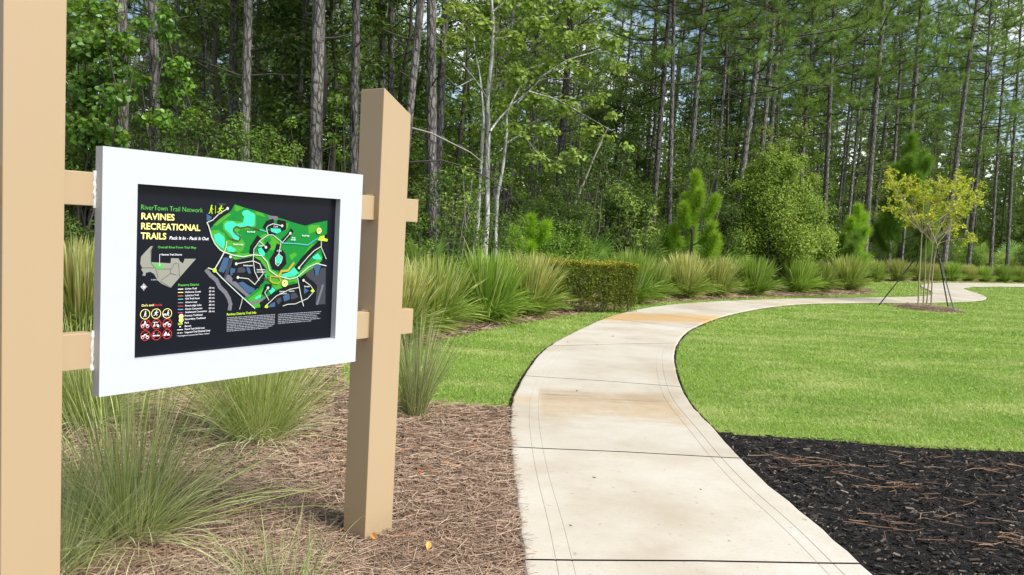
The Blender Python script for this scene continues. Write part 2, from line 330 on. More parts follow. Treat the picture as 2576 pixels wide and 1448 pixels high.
# ------------------------------------------------------------------ ground plan (metres, camera at x = y = 0)
PL = [(.16, -1.), (.15, 1.), (.14, 2.4)] + [tuple(G(*p)[:2]) for p in [(1321,1448),(1317,1404),(1306,1300),(1291.5,1206),(1284,1121),(1283,1047),(1291,997.6),(1316,947),(1366,875),(1468,824),(1543,792),(1628,774),(1717,763),(1860,756),(2038,750)]] + [(11.0, 22.95), (12.75, 24.4), (13.9, 26.2), (14.75, 28.2), (15.8, 31.0), (17.6, 33.6), (20.5, 35.9), (24.5, 38.3), (30, 41.5), (38, 46)]
PR = [(1.76, -1.), (1.75, 1.), (1.74, 2.4)] + [tuple(G(*p)[:2]) for p in [(2202,1448),(2166,1416),(2061,1320),(1946,1231),(1861,1150),(1797,1077),(1737,1017),(1713,975),(1693,908),(1698,870),(1720,838),(1753,818),(1824,792),(1931,771),(2038,762)]] + [(9.7, 20.75), (11.9, 22.05), (13.9, 23.6), (15.3, 25.5), (16.2, 27.7), (17.2, 30.5), (18.6, 32.4), (20.6, 34.0), (23.2, 35.7), (30, 39.3), (39, 43.8)]
PLs = smooth_line(PL, it=3); PRs = smooth_line(PR, it=3)
BED = [tuple(G(*p)[:2]) for p in [(1014,870),(1130,844),(1272,815),(1414,792),(1521,776),(1628,760),(1717,755),(1860,749),(2038,742)]] + [(10.0, 23.4), (11.1, 24.5), (11.9, 25.9), (12.1, 27.4), (12.9, 29.6), (14.5, 31.9), (17.5, 34.8), (25.5, 40.2), (33, 45)]
BED = smooth_line(BED, it=2)
def yf(x): return float(np.interp(x, [-20, -8, -4, -1, 0, 2, 4, 8, 12, 17, 25, 40], [10.5, 11, 11.5, 13, 15, 18.5, 21, 25, 30, 37, 43.5, 54]))
def sheet(name, poly, z, mat, cell=None, amp=0.):
    import bmesh
    bm = bmesh.new(); f = bm.faces.new([bm.verts.new((p[0], p[1], z)) for p in poly])
    bmesh.ops.triangulate(bm, faces=[f]); me = bpy.data.meshes.new(name); bm.normal_update()
    for ff in bm.faces:
        if ff.normal.z < 0: ff.normal_flip()
    bm.to_mesh(me); bm.free(); return struct(obj(name, me, mat))
R_ = 600
struct(obj('ground', build('ground', [(-R_, -R_, -.075), (R_, -R_, -.075), (R_, R_, -.075), (-R_, R_, -.075)], [[(0, 1, 2, 3)]]), M['forest_floor']))
near_l = [G(1282, 1021)[:2]-np.array([.0, .0]), G(1081, 1012)[:2], G(950, 995)[:2], G(863, 973)[:2], G(846, 925)[:2], np.array([-1.72, 8.3]), np.array([-1.6, 8.9])]
near_l = smooth_line(near_l, it=2)
iL = int(np.argmin(np.abs(PLs[:60, 1]-6.48))) if len(PLs) > 60 else 0
iL = int(np.argmin(np.where(np.arange(len(PLs)) < len(PLs)//2, np.abs(PLs[:, 1]-6.48), 99)))
iR = int(np.argmin(np.where(np.arange(len(PRs)) < len(PRs)//2, np.abs(PRs[:, 1]-6.08), 99)))
EG = .022                                                   # spade-cut gap beside the slabs
def offset(line, d):
    t_ = nrm(np.gradient(np.asarray(line), axis=0)); return line + np.stack([-t_[:, 1], t_[:, 0]], -1)*d
PLo, PRo = offset(PLs, EG), offset(PRs, -EG)
lawn_left = np.concatenate([PLo[iL:], BED[::-1], near_l[::-1]])
edgeR = smooth_line([(1.70, 6.10), (1.95, 6.03), (2.55, 6.05), (3.02, 6.02), (3.5, 6.06), (4.0, 6.01), (5, 6.04), (7, 6.0), (9, 6.1)], it=1)
lawn_right = np.concatenate([PRo[iR:], [(60, 48), (60, 6.0)], edgeR[::-1]])
sheet('lawn_verge', lawn_left, -.045, M['turf_soil']); sheet('lawn', lawn_right, -.045, M['turf_soil'])

# raised, uneven beds as grids
def bed_grid(name, poly, cell, mat, z0, amp, fscale):
    poly = np.asarray(poly); lo, hi = poly.min(0), poly.max(0)
    nx, ny = int((hi[0]-lo[0])/cell)+2, int((hi[1]-lo[1])/cell)+2
    X, Y = np.meshgrid(lo[0]+np.arange(nx)*cell, lo[1]+np.arange(ny)*cell, indexing='ij')
    Z = z0 + amp*bedh(X, Y, fscale)
    V = np.stack([X, Y, Z], -1).reshape(-1, 3)
    i, j = np.meshgrid(np.arange(nx-1), np.arange(ny-1), indexing='ij'); q = np.stack([i*ny+j, (i+1)*ny+j, (i+1)*ny+j+1, i*ny+j+1], -1).reshape(-1, 4)
    ctr = V[q].mean(1); q = q[inside(ctr, poly)]
    return struct(obj(name, build(name, V, [q], smooth=True), mat))
def bedh(X, Y, s): return .5*(np.sin(X*2.1*s+1.3*np.sin(Y*1.7*s))+np.sin(Y*2.6*s+1.1*np.sin(X*1.3*s+2)))
straw_poly = np.concatenate([[(-9, .8), (.14, .8)], [p for p in PLs[:iL+1] if p[1] > .8], near_l, [(-2.2, 9.2), (-9, 9)]])
straw_poly[:, 0] = np.minimum(straw_poly[:, 0], np.where(straw_poly[:, 0] > -.2, straw_poly[:, 0]-.015, 99))
bed_grid('pine_straw_bed', straw_poly, .07, M['straw_soil'], -.022, .012, 1.)
mulch_poly = np.concatenate([[p+np.array([.02, 0]) for p in PRs[:iR+1] if p[1] > .8], edgeR, [(9, .8)]])
bed_grid('mulch_bed', mulch_poly, .07, M['mulch_soil'], -.035, .012, 1.4)
back_bed = np.concatenate([BED, [(34, 52), (18, 42), (8, 30), (2, 22), (-2, 16), (-9, 13), (-9, 8.9), (-2.2, 9.15)]])
sheet('planting_bed', back_bed, -.05, M['straw_soil'])

# ------------------------------------------------------------------ path of separate slabs
path = thing('footpath', 'x', 'path'); del path['label']; del path['category']; path['kind'] = 'structure'
sheet('path_base', np.concatenate([offset(PLs, .03), offset(PRs, -.03)[::-1]]), -.024, M['edge_soil']).parent = path
def arc(P): return np.concatenate([[0], np.cumsum(np.linalg.norm(np.diff(P, axis=0), axis=1))])
aL, aR = arc(PLs), arc(PRs)
def nearest(P, A, q): return float(A[np.argmin(np.linalg.norm(P-np.asarray(q), axis=1))])
def pt(P, A, s): return np.stack([np.interp(s, A, P[:, 0]), np.interp(s, A, P[:, 1])], -1)
joints = [(0, 0)]
for l, r in [((.15, 1.0), (1.75, 1.05)), (G(1317, 1404), G(2166, 1416)), (G(1284, 1121), G(1861, 1150)), (G(1316, 947), G(1713, 975)), (G(1366, 873), G(1698, 861)), (G(1524, 812-12), G(1728, 824)), (G(1579, 783), G(1770, 806)), (G(1660, 770), G(1850, 786)), (G(1760, 761), G(1931, 771)), (G(1890, 755), G(2060, 762))]:
    joints.append((nearest(PLs, aL, l[:2]), nearest(PRs, aR, r[:2])))
sl, sr = joints[-1]
nmore = 11
for k in range(1, nmore+1): joints.append((sl+(aL[-1]-sl)*k/nmore, sr+(aR[-1]-sr)*k/nmore))
for k, ((l0, r0), (l1, r1)) in enumerate(zip(joints[:-1], joints[1:])):
    wid = 1.62; nl = max(8, int((l1-l0)/.14)); gap = .004
    # cross profile: share across, height
    if k in (1, 2, 3, 4): prof = [(0, -.075), (0, -.012), (.006, -.002), (.012, 0), (.0885, 0), (.0905, -.003), (.0925, 0), (.1345, 0), (.1365, -.0025), (.1385, 0), (.5, .004), (.8615, 0), (.8635, -.0025), (.8655, 0), (.9075, 0), (.9095, -.003), (.9115, 0), (.988, 0), (.994, -.002), (1, -.012), (1, -.075)]
    else: prof = [(0, -.075), (0, -.012), (.006, -.002), (.012, 0), (.5, .004), (.988, 0), (.994, -.002), (1, -.012), (1, -.075)]
    tt = np.concatenate([[0, .0], np.linspace(0, 1, nl+1), [1, 1]]); zz = np.concatenate([[-.075, -.008], [0]*(nl+1), [-.008, -.075]])
    ln = max(l1-l0, r1-r0); e = gap/ln; tt = tt*(1-2*e)+e; tt[2] += .005/ln; tt[-3] -= .005/ln
    A_ = pt(PLs, aL, l0+(l1-l0)*tt); B_ = pt(PRs, aR, r0+(r1-r0)*tt)
    wl = np.array([p[0] for p in prof]); hz = np.array([p[1] for p in prof])
    V = np.zeros((len(tt), len(prof), 3)); V[..., :2] = A_[:, None]*(1-wl)[None, :, None]+B_[:, None]*wl[None, :, None]
    ew = np.where((wl < .02) | (wl > .98), rng.normal(size=(len(tt), 1))*.004, 0); V[..., 0] += ew
    V[..., 2] = np.minimum(hz[None], zz[:, None]+np.maximum(hz[None], 0))
    n_ = len(prof); i = np.arange(len(tt)-1)[:, None]*n_; j = np.arange(n_-1)[None]
    q = np.stack([i+j, i+j+1, i+n_+j+1, i+n_+j], -1).reshape(-1, 4)
    row = np.repeat(np.arange(len(tt)-1), n_-1); obj('concrete_slab', build('concrete_slab', V.reshape(-1, 3), [q], matidx=((row < 2) | (row > len(tt)-4)).astype(int)), [M['concrete'], M['edge_soil']], path)

# ------------------------------------------------------------------ lawn blades
def scatter(poly, dens, d0, power, maxn, ymin=-9, dmin=2.2, half=.78):
    """points inside poly, fewer with distance; returns xy and distance"""
    poly = np.asarray(poly); pts = []
    edges = [dmin]
    while edges[-1] < 55: edges.append(edges[-1]*1.18)
    for a, b_ in zip(edges[:-1], edges[1:]):
        m_ = math.sqrt(a*b_); rho = dens*min(1, (d0/m_)**power); area = (b_*b_-a*a)*half*1.05
        n = int(rho*area); r = np.sqrt(rng.random(n)*(b_*b_-a*a)+a*a); th = (rng.random(n)*2-1)*half*1.05
        P = np.stack([r*np.sin(th), r*np.cos(th)], -1); P = P[inside(P, poly)]; pts.append(P)
    P = np.concatenate(pts); return P, np.linalg.norm(P, axis=1)
def turf(name, poly, label_dens):
    P, d = scatter(poly, label_dens, 6.5, 2.0, 0, dmin=5)
    n = len(P); L = (.034+.018*rng.random(n))*np.clip(.8+d/40, 1, 1.5); az = rng.random(n)*2*PI
    w_ = np.clip(.0030*(d/6.5)**1.0, .0030, .02)*(.8+.5*rng.random(n))
    base = np.stack([P[:, 0], P[:, 1], np.full(n, -.043)], -1)
    patch = .5+.22*bedh(P[:, 0], P[:, 1], .9)+.15*np.sin(P[:, 1]*3.1+.3*P[:, 0])
    tint = np.clip(patch*.45+.35*rng.random(n)+.12*rng.normal(size=n), 0, 1); tint = np.where(rng.random(n) < .05, 1, np.minimum(tint, .93))
    V, Q, T = blades(base, az, L, w_, .25+.55*rng.random(n), .2+.3*rng.random(n), 2, tint)
    return stuff(obj(name, build(name, V, [Q], T), M['turf']))
turf('lawn_grass', lawn_right, 10500)
turf('verge_grass', lawn_left, 10500)

# ------------------------------------------------------------------ pine straw and mulch
def straw_mesh(name, poly, dens, d0, power, dmin, mat, L0=.11, L1=.2, w0=.0013, z0=-.012, zr=.03, tint_hi=1.):
    P, d = scatter(poly, dens, d0, power, 0, dmin=dmin); n = len(P)
    L = L0+(L1-L0)*rng.random(n); az = rng.random(n)*2*PI; t = np.array([-.5, 0, .5])
    bend = rng.normal(size=n)*.22; pit = rng.normal(size=n)*.10
    dx = np.stack([np.cos(az), np.sin(az)], -1); sx_ = np.stack([-np.sin(az), np.cos(az)], -1)
    z = z0+.010*bedh(P[:, 0], P[:, 1], 1.)+zr*rng.random(n)**2
    C = np.zeros((n, 3, 3)); C[:, :, :2] = P[:, None]+dx[:, None]*(L[:, None]*t[None])[..., None]+sx_[:, None]*((bend*L)[:, None]*np.array([1, 0, 1])[None]*.5)[..., None]
    C[:, :, 2] = z[:, None]+(pit*L)[:, None]*t[None]; C[:, :, 2] = np.maximum(C[:, :, 2], z0-.008)
    w_ = np.clip(w0*np.maximum(d/2.8, 1), w0, .006)*(.8+.5*rng.random(n)); up_ = np.zeros((n, 1, 3)); up_[..., :2] = sx_[:, None]; up_[..., 2] = rng.normal(size=(n, 1))*.6; up_ = nrm(up_)
    V = np.stack([C-up_*w_[:, None, None], C+up_*w_[:, None, None]], 2).reshape(-1, 3)
    b_ = (np.arange(n)*6)[:, None]; k = np.array([[0, 2]]); Q = np.stack([b_+k, b_+k+1, b_+k+3, b_+k+2], -1).reshape(-1, 4)
    big = .5+.3*bedh(P[:, 0], P[:, 1], 1.7)
    T = np.clip(.25*big+.65*rng.random(n), 0, .97); T = np.where(rng.random(n) < .012, 1., T)
    return stuff(obj(name, build(name, V, [Q], np.repeat(T, 6)), mat))
straw_mesh('pine_straw', straw_poly, 9000, 3., 1.5, 1.8, M['straw'], w0=.0011)
far_bed = np.concatenate([BED, (offset(BED, 1.3))[::-1]])
straw_mesh('bed_straw', far_bed, 7000, 3., 1.8, 7, M['straw'], .14, .26, .0016, -.045, .03)

def chips(name, poly):
    P, d = scatter(poly, 3800, 3.5, 1.2, 0, dmin=1.8); n = len(P)
    L = .008+.048*rng.random(n)**2.2; wd = L*(.10+.26*rng.random(n)); th = .0015+.004*rng.random(n)
    az = rng.normal(size=n)*.9; pit = rng.normal(size=n)*.22; rl = rng.normal(size=n)*.5
    dx = np.stack([np.cos(az)*np.cos(pit), np.sin(az)*np.cos(pit), np.sin(pit)], -1); s = nrm(np.stack([-np.sin(az), np.cos(az), rl], -1)); nn = np.cross(dx, s)
    z = -.036+.012*bedh(P[:, 0], P[:, 1], 1.4)+.026*rng.random(n)**1.5; c = np.stack([P[:, 0], P[:, 1], z], -1)
    V = []
    for a, b_, e in ((-1, -1, -1), (1, -.6, -1), (.8, 1, -1), (-.9, .7, -1), (-1, -1, 1), (1, -.6, 1), (.8, 1, 1), (-.9, .7, 1)):
        V.append(c+dx*(a*L*.5)[:, None]+s*(b_*wd*.5)[:, None]+nn*(e*th*.5)[:, None])
    V = np.stack(V, 1).reshape(-1, 3); k = np.array([[4, 5, 6, 7], [0, 1, 5, 4], [1, 2, 6, 5], [2, 3, 7, 6], [3, 0, 4, 7]])
    Q = ((np.arange(n)*8)[:, None, None]+k[None]).reshape(-1, 4)
    clear = np.clip((bedh(P[:, 0]*1.3, P[:, 1]*1.3, 1.)+.2), 0, 1)
    T = np.clip(rng.random(n)*.9, 0, .9); T = np.where((rng.random(n) < .12), .90+.07*rng.random(n), T); T = np.where(rng.random(n) < .008, 1, T)
    return stuff(obj(name, build(name, V, [Q], np.repeat(T, 8)), M['chip']))
chips('bark_mulch', mulch_poly)
# loose red needles blown over the mulch, in bunches
ctr = np.array([(2.0, 5.35), (2.35, 5.2), (2.6, 4.85), (3.4, 4.75), (2.75, 4.1), (3.3, 4.2), (2.9, 5.5), (2.3, 4.3), (3.1, 3.5), (2.6, 3.4), (3.5, 5.5)])
n = 230; ci = rng.integers(0, len(ctr), n); pc = ctr[ci]+rng.normal(size=(n, 2))*np.array([.17, .12])
acc = Acc()
for p in pc:
    a = rng.normal()*.8; L = .09+.13*rng.random(); mid = np.array([p[0], p[1], -.010+.02*rng.random()]); d_ = np.array([math.cos(a), math.sin(a), rng.normal()*.05]); s_ = np.array([-math.sin(a), math.cos(a), 0])
    b_ = rng.normal()*.12*L
    tube(acc, [mid-d_*L/2, mid+s_*b_, mid+d_*L/2], [.0013, .0014, .0008], 3, rng.random())
stuff(obj('loose_needles', acc.mesh('loose_needles'), M['needle_red']))

# stray bits on the slabs and on the turf
acc = Acc()
for k in range(18):
    if k < 7: p = np.array([.2+1.45*rng.random(), 3.2+8*rng.random()**1.3, .0045])
    else: p = np.array([1.9+3*rng.random(), 6.15+1.6*rng.random()**2, .0])
    a = rng.random()*6.28; L = .008+.022*rng.random()**2; d_ = np.array([math.cos(a), math.sin(a), 0])*L; s_ = np.array([-math.sin(a), math.cos(a), 0])*L*(.08+.25*rng.random())
    acc.add([p-d_, p+s_, p+d_, p-s_, p-d_*.6+[0, 0, .004], p+s_*.6+[0, 0, .004], p+d_*.6+[0, 0, .004], p-s_*.6+[0, 0, .004]], [[4, 5, 6, 7], [0, 1, 5, 4], [1, 2, 6, 5], [2, 3, 7, 6], [3, 0, 4, 7]], .3+.6*rng.random())
stuff(obj('stray_mulch', acc.mesh('stray_mulch'), M['chip']))

# ------------------------------------------------------------------ the trail sign
AZ = .6367
S_ = np.array([math.sin(AZ), math.cos(AZ), 0]); N_ = np.array([-math.cos(AZ), math.sin(AZ), 0])     # along the sign, away from the viewer
def SP(u, v, nd):
    d = ray(u, v); k = nd/(d@N_); X = d*k; return float(X@S_), float(X[2]+CAMH)
def SW(s, nd, z): return S_*s+N_*nd+np.array([0, 0, z])
C0 = np.array([-.6175, 3.5973, 0]); s_c = float(C0@S_); n_c = float(C0@N_); L0 = np.array([-1.5259, 2.37, 0]); s_l = float(L0@S_)
PWD, PDP = .1767, .1497
s0 = .5*(s_l+s_c)+PWD/2
sign = thing('trail_sign', 'tan post sign with a white framed trail map on black', 'sign', SW(s0, n_c+PDP/2, 0))
sign.rotation_euler = (0, 0, PI/2-AZ)
def sign_mesh(name, V, Fc, mat, parent=sign, **k):
    """V in (s, n, z) sign coordinates -> local to the sign empty (x along, y back, z up)"""
    V = np.asarray(V, float).reshape(-1, 3); Lc = np.stack([V[:, 0]-s0, V[:, 1]-(n_c+PDP/2), V[:, 2]], -1)
    return obj(name, build(name, Lc, Fc, **k), mat, parent)
def bev_box(a, b, bev):
    """box between corners with bevelled edges, through bmesh"""
    import bmesh
    bm = bmesh.new(); bmesh.ops.create_cube(bm, size=1)
    for v in bm.verts:
        v.co = Vector([(a[i]+b[i])/2+v.co[i]*(b[i]-a[i]) for i in range(3)])
    bmesh.ops.bevel(bm, geom=list(bm.edges), offset=bev, segments=2, affect='EDGES', profile=.6)
    return bm
def bm_obj(name, bm, mat, parent=sign):
    for v in bm.verts: v.co = Vector((v.co.x-s0, v.co.y-(n_c+PDP/2), v.co.z))
    me = bpy.data.meshes.new(name); bm.to_mesh(me); bm.free(); return obj(name, me, mat, parent)
def post(sa, hi_in, lo_out, inner_right):
    bm = bev_box((sa, n_c, -.25), (sa+PWD, n_c+PDP, 1.5), .004)
    for v in bm.verts:
        if v.co.z > 1.0:
            k = (v.co.x-sa)/PWD; zt = hi_in+(lo_out-hi_in)*(k if not inner_right else 1-k); v.co.z = zt-(1.5-v.co.z)
    return bm_obj('post', bm, M['tan'])
post(s_l, 2.36, 2.265, True); post(s_c, 2.0687, 1.9729, False)
K = 1.27; nF = 2.067*K; pa, pb = 1.0137*K, (1.0137+.8865)*K; zt, zb = CAMH+.1367*K, CAMH-.5131*K; TH = .0464
nF = float(np.array([-1.0603, 2.0442, 0])@N_)*K; pa = float(np.array([-1.0603, 2.0442, 0])@S_)*K; pb = pa+.8865*K
nR = nF+TH-.006; RT = .05
ru0, ru1 = SP(163, 428, nR)[1], SP(163, 515, nR)[1]; rl0, rl1 = SP(158, 843, nR)[1], SP(156, 936, nR)[1]
oR = SP(1052, 530, nR)[0]
for za, zb_ in ((ru1, ru0), (rl1, rl0)):
    bm_obj('rail', bev_box((s_l-.06, nR, za), (pa+.0, nR+RT, zb_), .003), M['tan'])
    bm_obj('rail', bev_box((pb-.0, nR, za), (oR, nR+RT, zb_), .003), M['tan'])
    for sgn, se in ((-1, pa), (1, pb)):
        a = Acc(); zz = np.linspace(za-.006, zb_+.006, 16); tube(a, [(se+sgn*.004+rng.normal()*.001, nF+TH-.004+rng.normal()*.0008, z) for z in zz], .0058+rng.normal(size=16)*.0009, 8, wob=.12)
        if sgn > 0: continue
        w_o = sign_mesh('weld_bead', np.concatenate(a.V), a.F, M['weld'], smooth=True)
    bd = Acc(); ss = np.linspace(nR+.002, nR+RT-.002, 8)
    tube(bd, [(s_c-.002, q, zb_+.002) for q in ss], .004+rng.random(8)*.002, 6, wob=.2)
    sign_mesh('seam_bead', np.concatenate(bd.V), bd.F, M['tan'])
# frame with an opening
otl, otr, obr, obl = [SP(u, v, nF) for u, v in ((346.5, 461.5), (856.9, 503), (843, 852.4), (338.2, 905.6))]
oa, ob = (otl[0]+obl[0])/2, (otr[0]+obr[0])/2; oz1, oz0 = (otl[1]+otr[1])/2, (obl[1]+obr[1])/2
REC = .030
def ring_frame():
    import bmesh
    bm = bmesh.new(); v = {}
    for nm, (n0, xa, xb, z0, z1) in {'F': (nF, pa, pb, zb, zt), 'f': (nF, oa, ob, oz0, oz1), 'i': (nF+TH, oa, ob, oz0, oz1), 'B': (nF+TH, pa, pb, zb, zt)}.items():
        v[nm] = [bm.verts.new(p) for p in ((xa, n0, z0), (xb, n0, z0), (xb, n0, z1), (xa, n0, z1))]
    for k in range(4):
        j = (k+1) % 4
        bm.faces.new((v['F'][k], v['F'][j], v['f'][j], v['f'][k])); bm.faces.new((v['f'][k], v['f'][j], v['i'][j], v['i'][k]))
        bm.faces.new((v['i'][k], v['i'][j], v['B'][j], v['B'][k])); bm.faces.new((v['B'][k], v['B'][j], v['F'][j], v['F'][k]))
    ed = [e for e in bm.edges if len(e.link_faces) == 2 and e.calc_face_angle(0) > .5]
    bmesh.ops.bevel(bm, geom=ed, offset=.0025, segments=2, affect='EDGES', profile=.6); bmesh.ops.recalc_face_normals(bm, faces=bm.faces)
    return bm
bm_obj('sign_frame', ring_frame(), M['white'])
nB = nF+REC
board = bm_obj('map_board', bev_box((oa-.0005, nB, oz0-.0005), (ob+.0005, nB+.010, oz1+.0005), .0006), M['board'])
bm_obj('back_panel', bev_box((oa-.001, nB+.0105, oz0-.001), (ob+.001, nF+TH+.002, oz1+.001), .001), M['white'])

# ---- print on the board: layers of flat ink on the face, drawn in board coordinates
def Z3(x, y): return SP((590+x*.2418)*.8587, (580+y*.2418)*.8587, nB)           # map area
def Z2(x, y): return SP((390+x*.3316)*.8587, (560+y*.3315)*.8587, nB)           # text column
def Z7(x, y): return SP((640+x*.15196)*.8587, (780+y*.15196)*.8587, nB)         # text at the foot
class Print:
    def __init__(s, lay): s.a = Acc(); s.n = nB-.0004*lay
    def poly(s, pts):
        from mathutils.geometry import tessellate_polygon
        pts = np.asarray(pts, float); tri = tessellate_polygon([[Vector((p[0], p[1], 0)) for p in pts]])
        s.a.add(np.stack([pts[:, 0], np.full(len(pts), s.n), pts[:, 1]], -1), np.array(tri)); return s
    def disc(s, c, r, k=20):
        th = np.linspace(0, 2*PI, k, endpoint=False); return s.poly([(c[0]+r*math.cos(q), c[1]+r*math.sin(q)) for q in th])
    def ring(s, c, r, w, k=28):
        th = np.linspace(0, 2*PI, k, endpoint=False); I = np.stack([c[0]+(r-w)*np.cos(th), np.full(k, s.n), c[1]+(r-w)*np.sin(th)], -1); O = np.stack([c[0]+r*np.cos(th), np.full(k, s.n), c[1]+r*np.sin(th)], -1)
        j = np.arange(k); s.a.add(np.concatenate([I, O]), np.stack([j, (j+1) % k, k+(j+1) % k, k+j], -1)); return s
    def line(s, pts, w, cap=True):
        pts = np.asarray(pts, float)
        for a, b_ in zip(pts[:-1], pts[1:]):
            d = b_-a; L = np.linalg.norm(d)
            if L < 1e-9: continue
            d /= L; p = np.array([-d[1], d[0]])*w/2; e = d*w*.28
            s.poly([a-e+p, a-e-p, b_+e-p, b_+e+p])
            s.n -= 1.5e-6
        return s
    def dash(s, pts, w, on, off):
        pts = np.asarray(pts, float); A = arc(pts); q = 0
        while q < A[-1]:
            s.line(pt(pts, A, np.array([q, min(q+on, A[-1])])), w); q += on+off
        return s
    def out(s, name, mat, split=False):
        if split:
            for v, f in zip(s.a.V, s.a.F): sign_mesh(name, v, [f-f.min()], M[mat], board)
            return
        o = sign_mesh(name, np.concatenate(s.a.V), s.a.F, M[mat], board)
        if len(s.a.V) > 1: o['kind'] = 'stuff'
        return o
mm = lambda f, L: [f(*p) for p in L]
PXW = abs(Z3(800, 600)[0]-Z3(700, 600)[0])/100                                   # metres of board per map pixel
green = [(400,80),(520,120),(700,170),(850,220),(1000,262),(1110,300),(1255,340),(1360,310),(1525,278),(1520,440),(1480,455),(1420,520),(1450,600),(1465,700),(1460,770),(1370,800),(1300,840),(1160,968),(1172,1060),(1000,1090),(880,1150),(800,1200),(710,1330),(640,1340),(520,1210),(600,1160),(690,1090),(760,1010),(740,960),(770,900),(740,830),(680,750),(620,735),(500,750),(390,740),(350,690),(270,660),(210,630),(150,560),(120,470),(100,390),(150,320),(240,220),(330,180),(370,140)]
Print(1).poly(mm(Z3, green)).out('map_forest', 'forest')
p = Print(2)
for q in ([(110,400),(200,390),(280,440),(300,520),(470,470),(530,560),(500,640),(400,690),(270,655),(150,560)], [(405,85),(520,122),(430,170),(400,150)], [(650,165),(740,190),(780,240),(700,215),(650,205)], [(930,290),(1060,310),(1040,380),(950,400)], [(680,480),(760,440),(860,440),(940,520),(960,600),(860,640),(720,600)], [(790,1060),(700,1130),(560,1230),(645,1335),(708,1325),(720,1200),(800,1130)], [(800,960),(940,960),(1160,1000),(1165,1055),(900,1110),(820,1010)], [(1290,350),(1330,330),(1440,330),(1400,400),(1300,440)], [(260,300),(300,270),(480,290),(520,220),(480,180),(540,140),(660,190),(660,340),(620,380),(480,385),(400,440),(480,450),(480,520),(380,520),(260,380)], [(140,330),(240,235),(330,190),(360,200),(250,290),(180,340)], [(1060,700),(1130,660),(1160,690),(1090,760)], [(1330,560),(1390,560),(1300,640),(1260,700),(1240,690)]): p.poly(mm(Z3, q))
p.line(mm(Z3, [(360,690),(500,725),(620,705),(710,715),(780,790),(815,900),(920,955),(1050,1000),(1150,985)]), 75*PXW); p.line(mm(Z3, [(1190,930),(1300,845),(1400,790),(1440,720)]), 60*PXW)
p.out('map_meadow', 'meadow')
p = Print(3); p.poly(mm(Z3, [(760,490),(830,470),(850,520),(800,560),(750,540)])).poly(mm(Z3, [(1050,1030),(1130,1010),(1140,1035),(1060,1055)])).poly(mm(Z3, [(390,220),(430,195),(490,230),(500,290),(430,285),(380,260)])).out('map_copse', 'forest', split=True)
p = Print(4)
for q in ([(500,160),(560,150),(600,180),(645,200),(640,330),(600,360),(540,350),(460,360),(410,345),(380,370),(380,420),(440,430),(468,470),(450,520),(390,500),(340,430),(280,380),(275,320),(310,290),(380,285),(430,320),(500,300),(520,240),(490,200)], [(150,450),(210,425),(275,480),(280,560),(265,620),(210,580),(160,520)], [(300,600),(350,585),(420,630),(390,660),(320,650)], [(960,935),(1060,900),(1120,840),(1175,910),(1120,950),(1010,965)], [(1340,720),(1410,670),(1455,750),(1360,745)], [(640,1215),(710,1170),(720,1200),(660,1235)], [(815,1130),(860,1085),(895,1120),(840,1170)], [(750,940),(785,930),(780,975)]): p.poly(mm(Z3, q))
p.out('map_lake', 'lake', split=True)
p = Print(4)
for q in ([(60,195),(125,235),(95,290),(60,270)], [(265,730),(300,720),(335,740),(300,850),(265,910),(200,890)], [(355,850),(410,860),(400,920),(350,950),(345,880)], [(540,830),(580,850),(600,910),(570,930),(550,880)], [(440,1030),(500,1015),(560,1060),(640,1100),(640,1130),(570,1165)], [(980,1180),(1060,1160),(1070,1230),(1000,1260)], [(1240,1090),(1310,1130),(1240,1175)], [(1350,820),(1450,815),(1430,870),(1410,945),(1380,940),(1370,880)], [(830,1290),(890,1260),(890,1320),(800,1330)]): p.poly(mm(Z3, q))
p.out('map_pond', 'pond', split=True)
p = Print(2)
for q in ([(440,850),(500,835),(545,880),(500,920),(430,910)], [(910,1210),(960,1200),(970,1250),(930,1295),(900,1250)], [(1080,1160),(1140,1150),(1175,1200),(1130,1270),(1080,1220)], [(1280,890),(1350,850),(1370,930),(1410,950),(1450,850),(1505,850),(1500,1290),(1380,1295),(1400,1060),(1300,980),(1265,940)], [(200,70),(300,70),(280,90),(220,95)]): p.poly(mm(Z3, q))
p.line(mm(Z3, [(370,740),(320,860),(290,980)]), 38*PXW); p.out('map_grey_land', 'grey_d')
p = Print(3); p.poly(mm(Z3, [(310,940),(330,930),(590,1190),(560,1210),(290,990)])).line(mm(Z3, [(60,880),(110,940),(180,1000),(220,1080),(290,1150),(330,1220),(350,1290),(340,1350)]), 42*PXW); p.line(mm(Z3, [(590,1280),(680,1260),(760,1220)]), 30*PXW); p.poly(mm(Z3, [(800,215),(920,225),(920,275),(820,260)])); p.line(mm(Z3, [(1470,1060),(1440,1160),(1400,1290)]), 26*PXW); p.out('map_grey_banks', 'grey_m')
p = Print(5)
for q, w in (([(770,360),(800,310),(860,290)], 55), ([(930,295),(1000,310),(1000,360),(960,380),(900,350),(820,350)], 50), ([(810,420),(880,440)], 45), ([(690,490),(620,600),(610,660)], 62), ([(735,600),(775,640),(815,590),(790,560)], 48), ([(1090,400),(1050,460),(990,520)], 50), ([(930,580),(900,680),(850,760),(880,840),(940,850),(1000,790),(990,700),(965,660)], 55), ([(1440,560),(1370,620),(1300,690),(1230,770),(1170,850)], 84), ([(760,1160),(790,1080),(830,1080)], 60), ([(740,1300),(900,1180),(1040,1110),(1180,1075)], 84), ([(400,800),(520,780),(620,760),(680,800),(740,880)], 80), ([(400,960),(540,960),(620,1015),(690,1040)], 86), ([(640,860),(690,960),(740,980)], 80), ([(1240,980),(1340,1050),(1360,1130),(1250,1200)], 70), ([(100,320),(180,240),(330,130)], 60), ([(1470,620),(1490,700)], 50), ([(1000,1290),(1130,1250),(1250,1200)], 50)): p.line(mm(Z3, q), w*PXW)
p.out('map_lots', 'black_i')
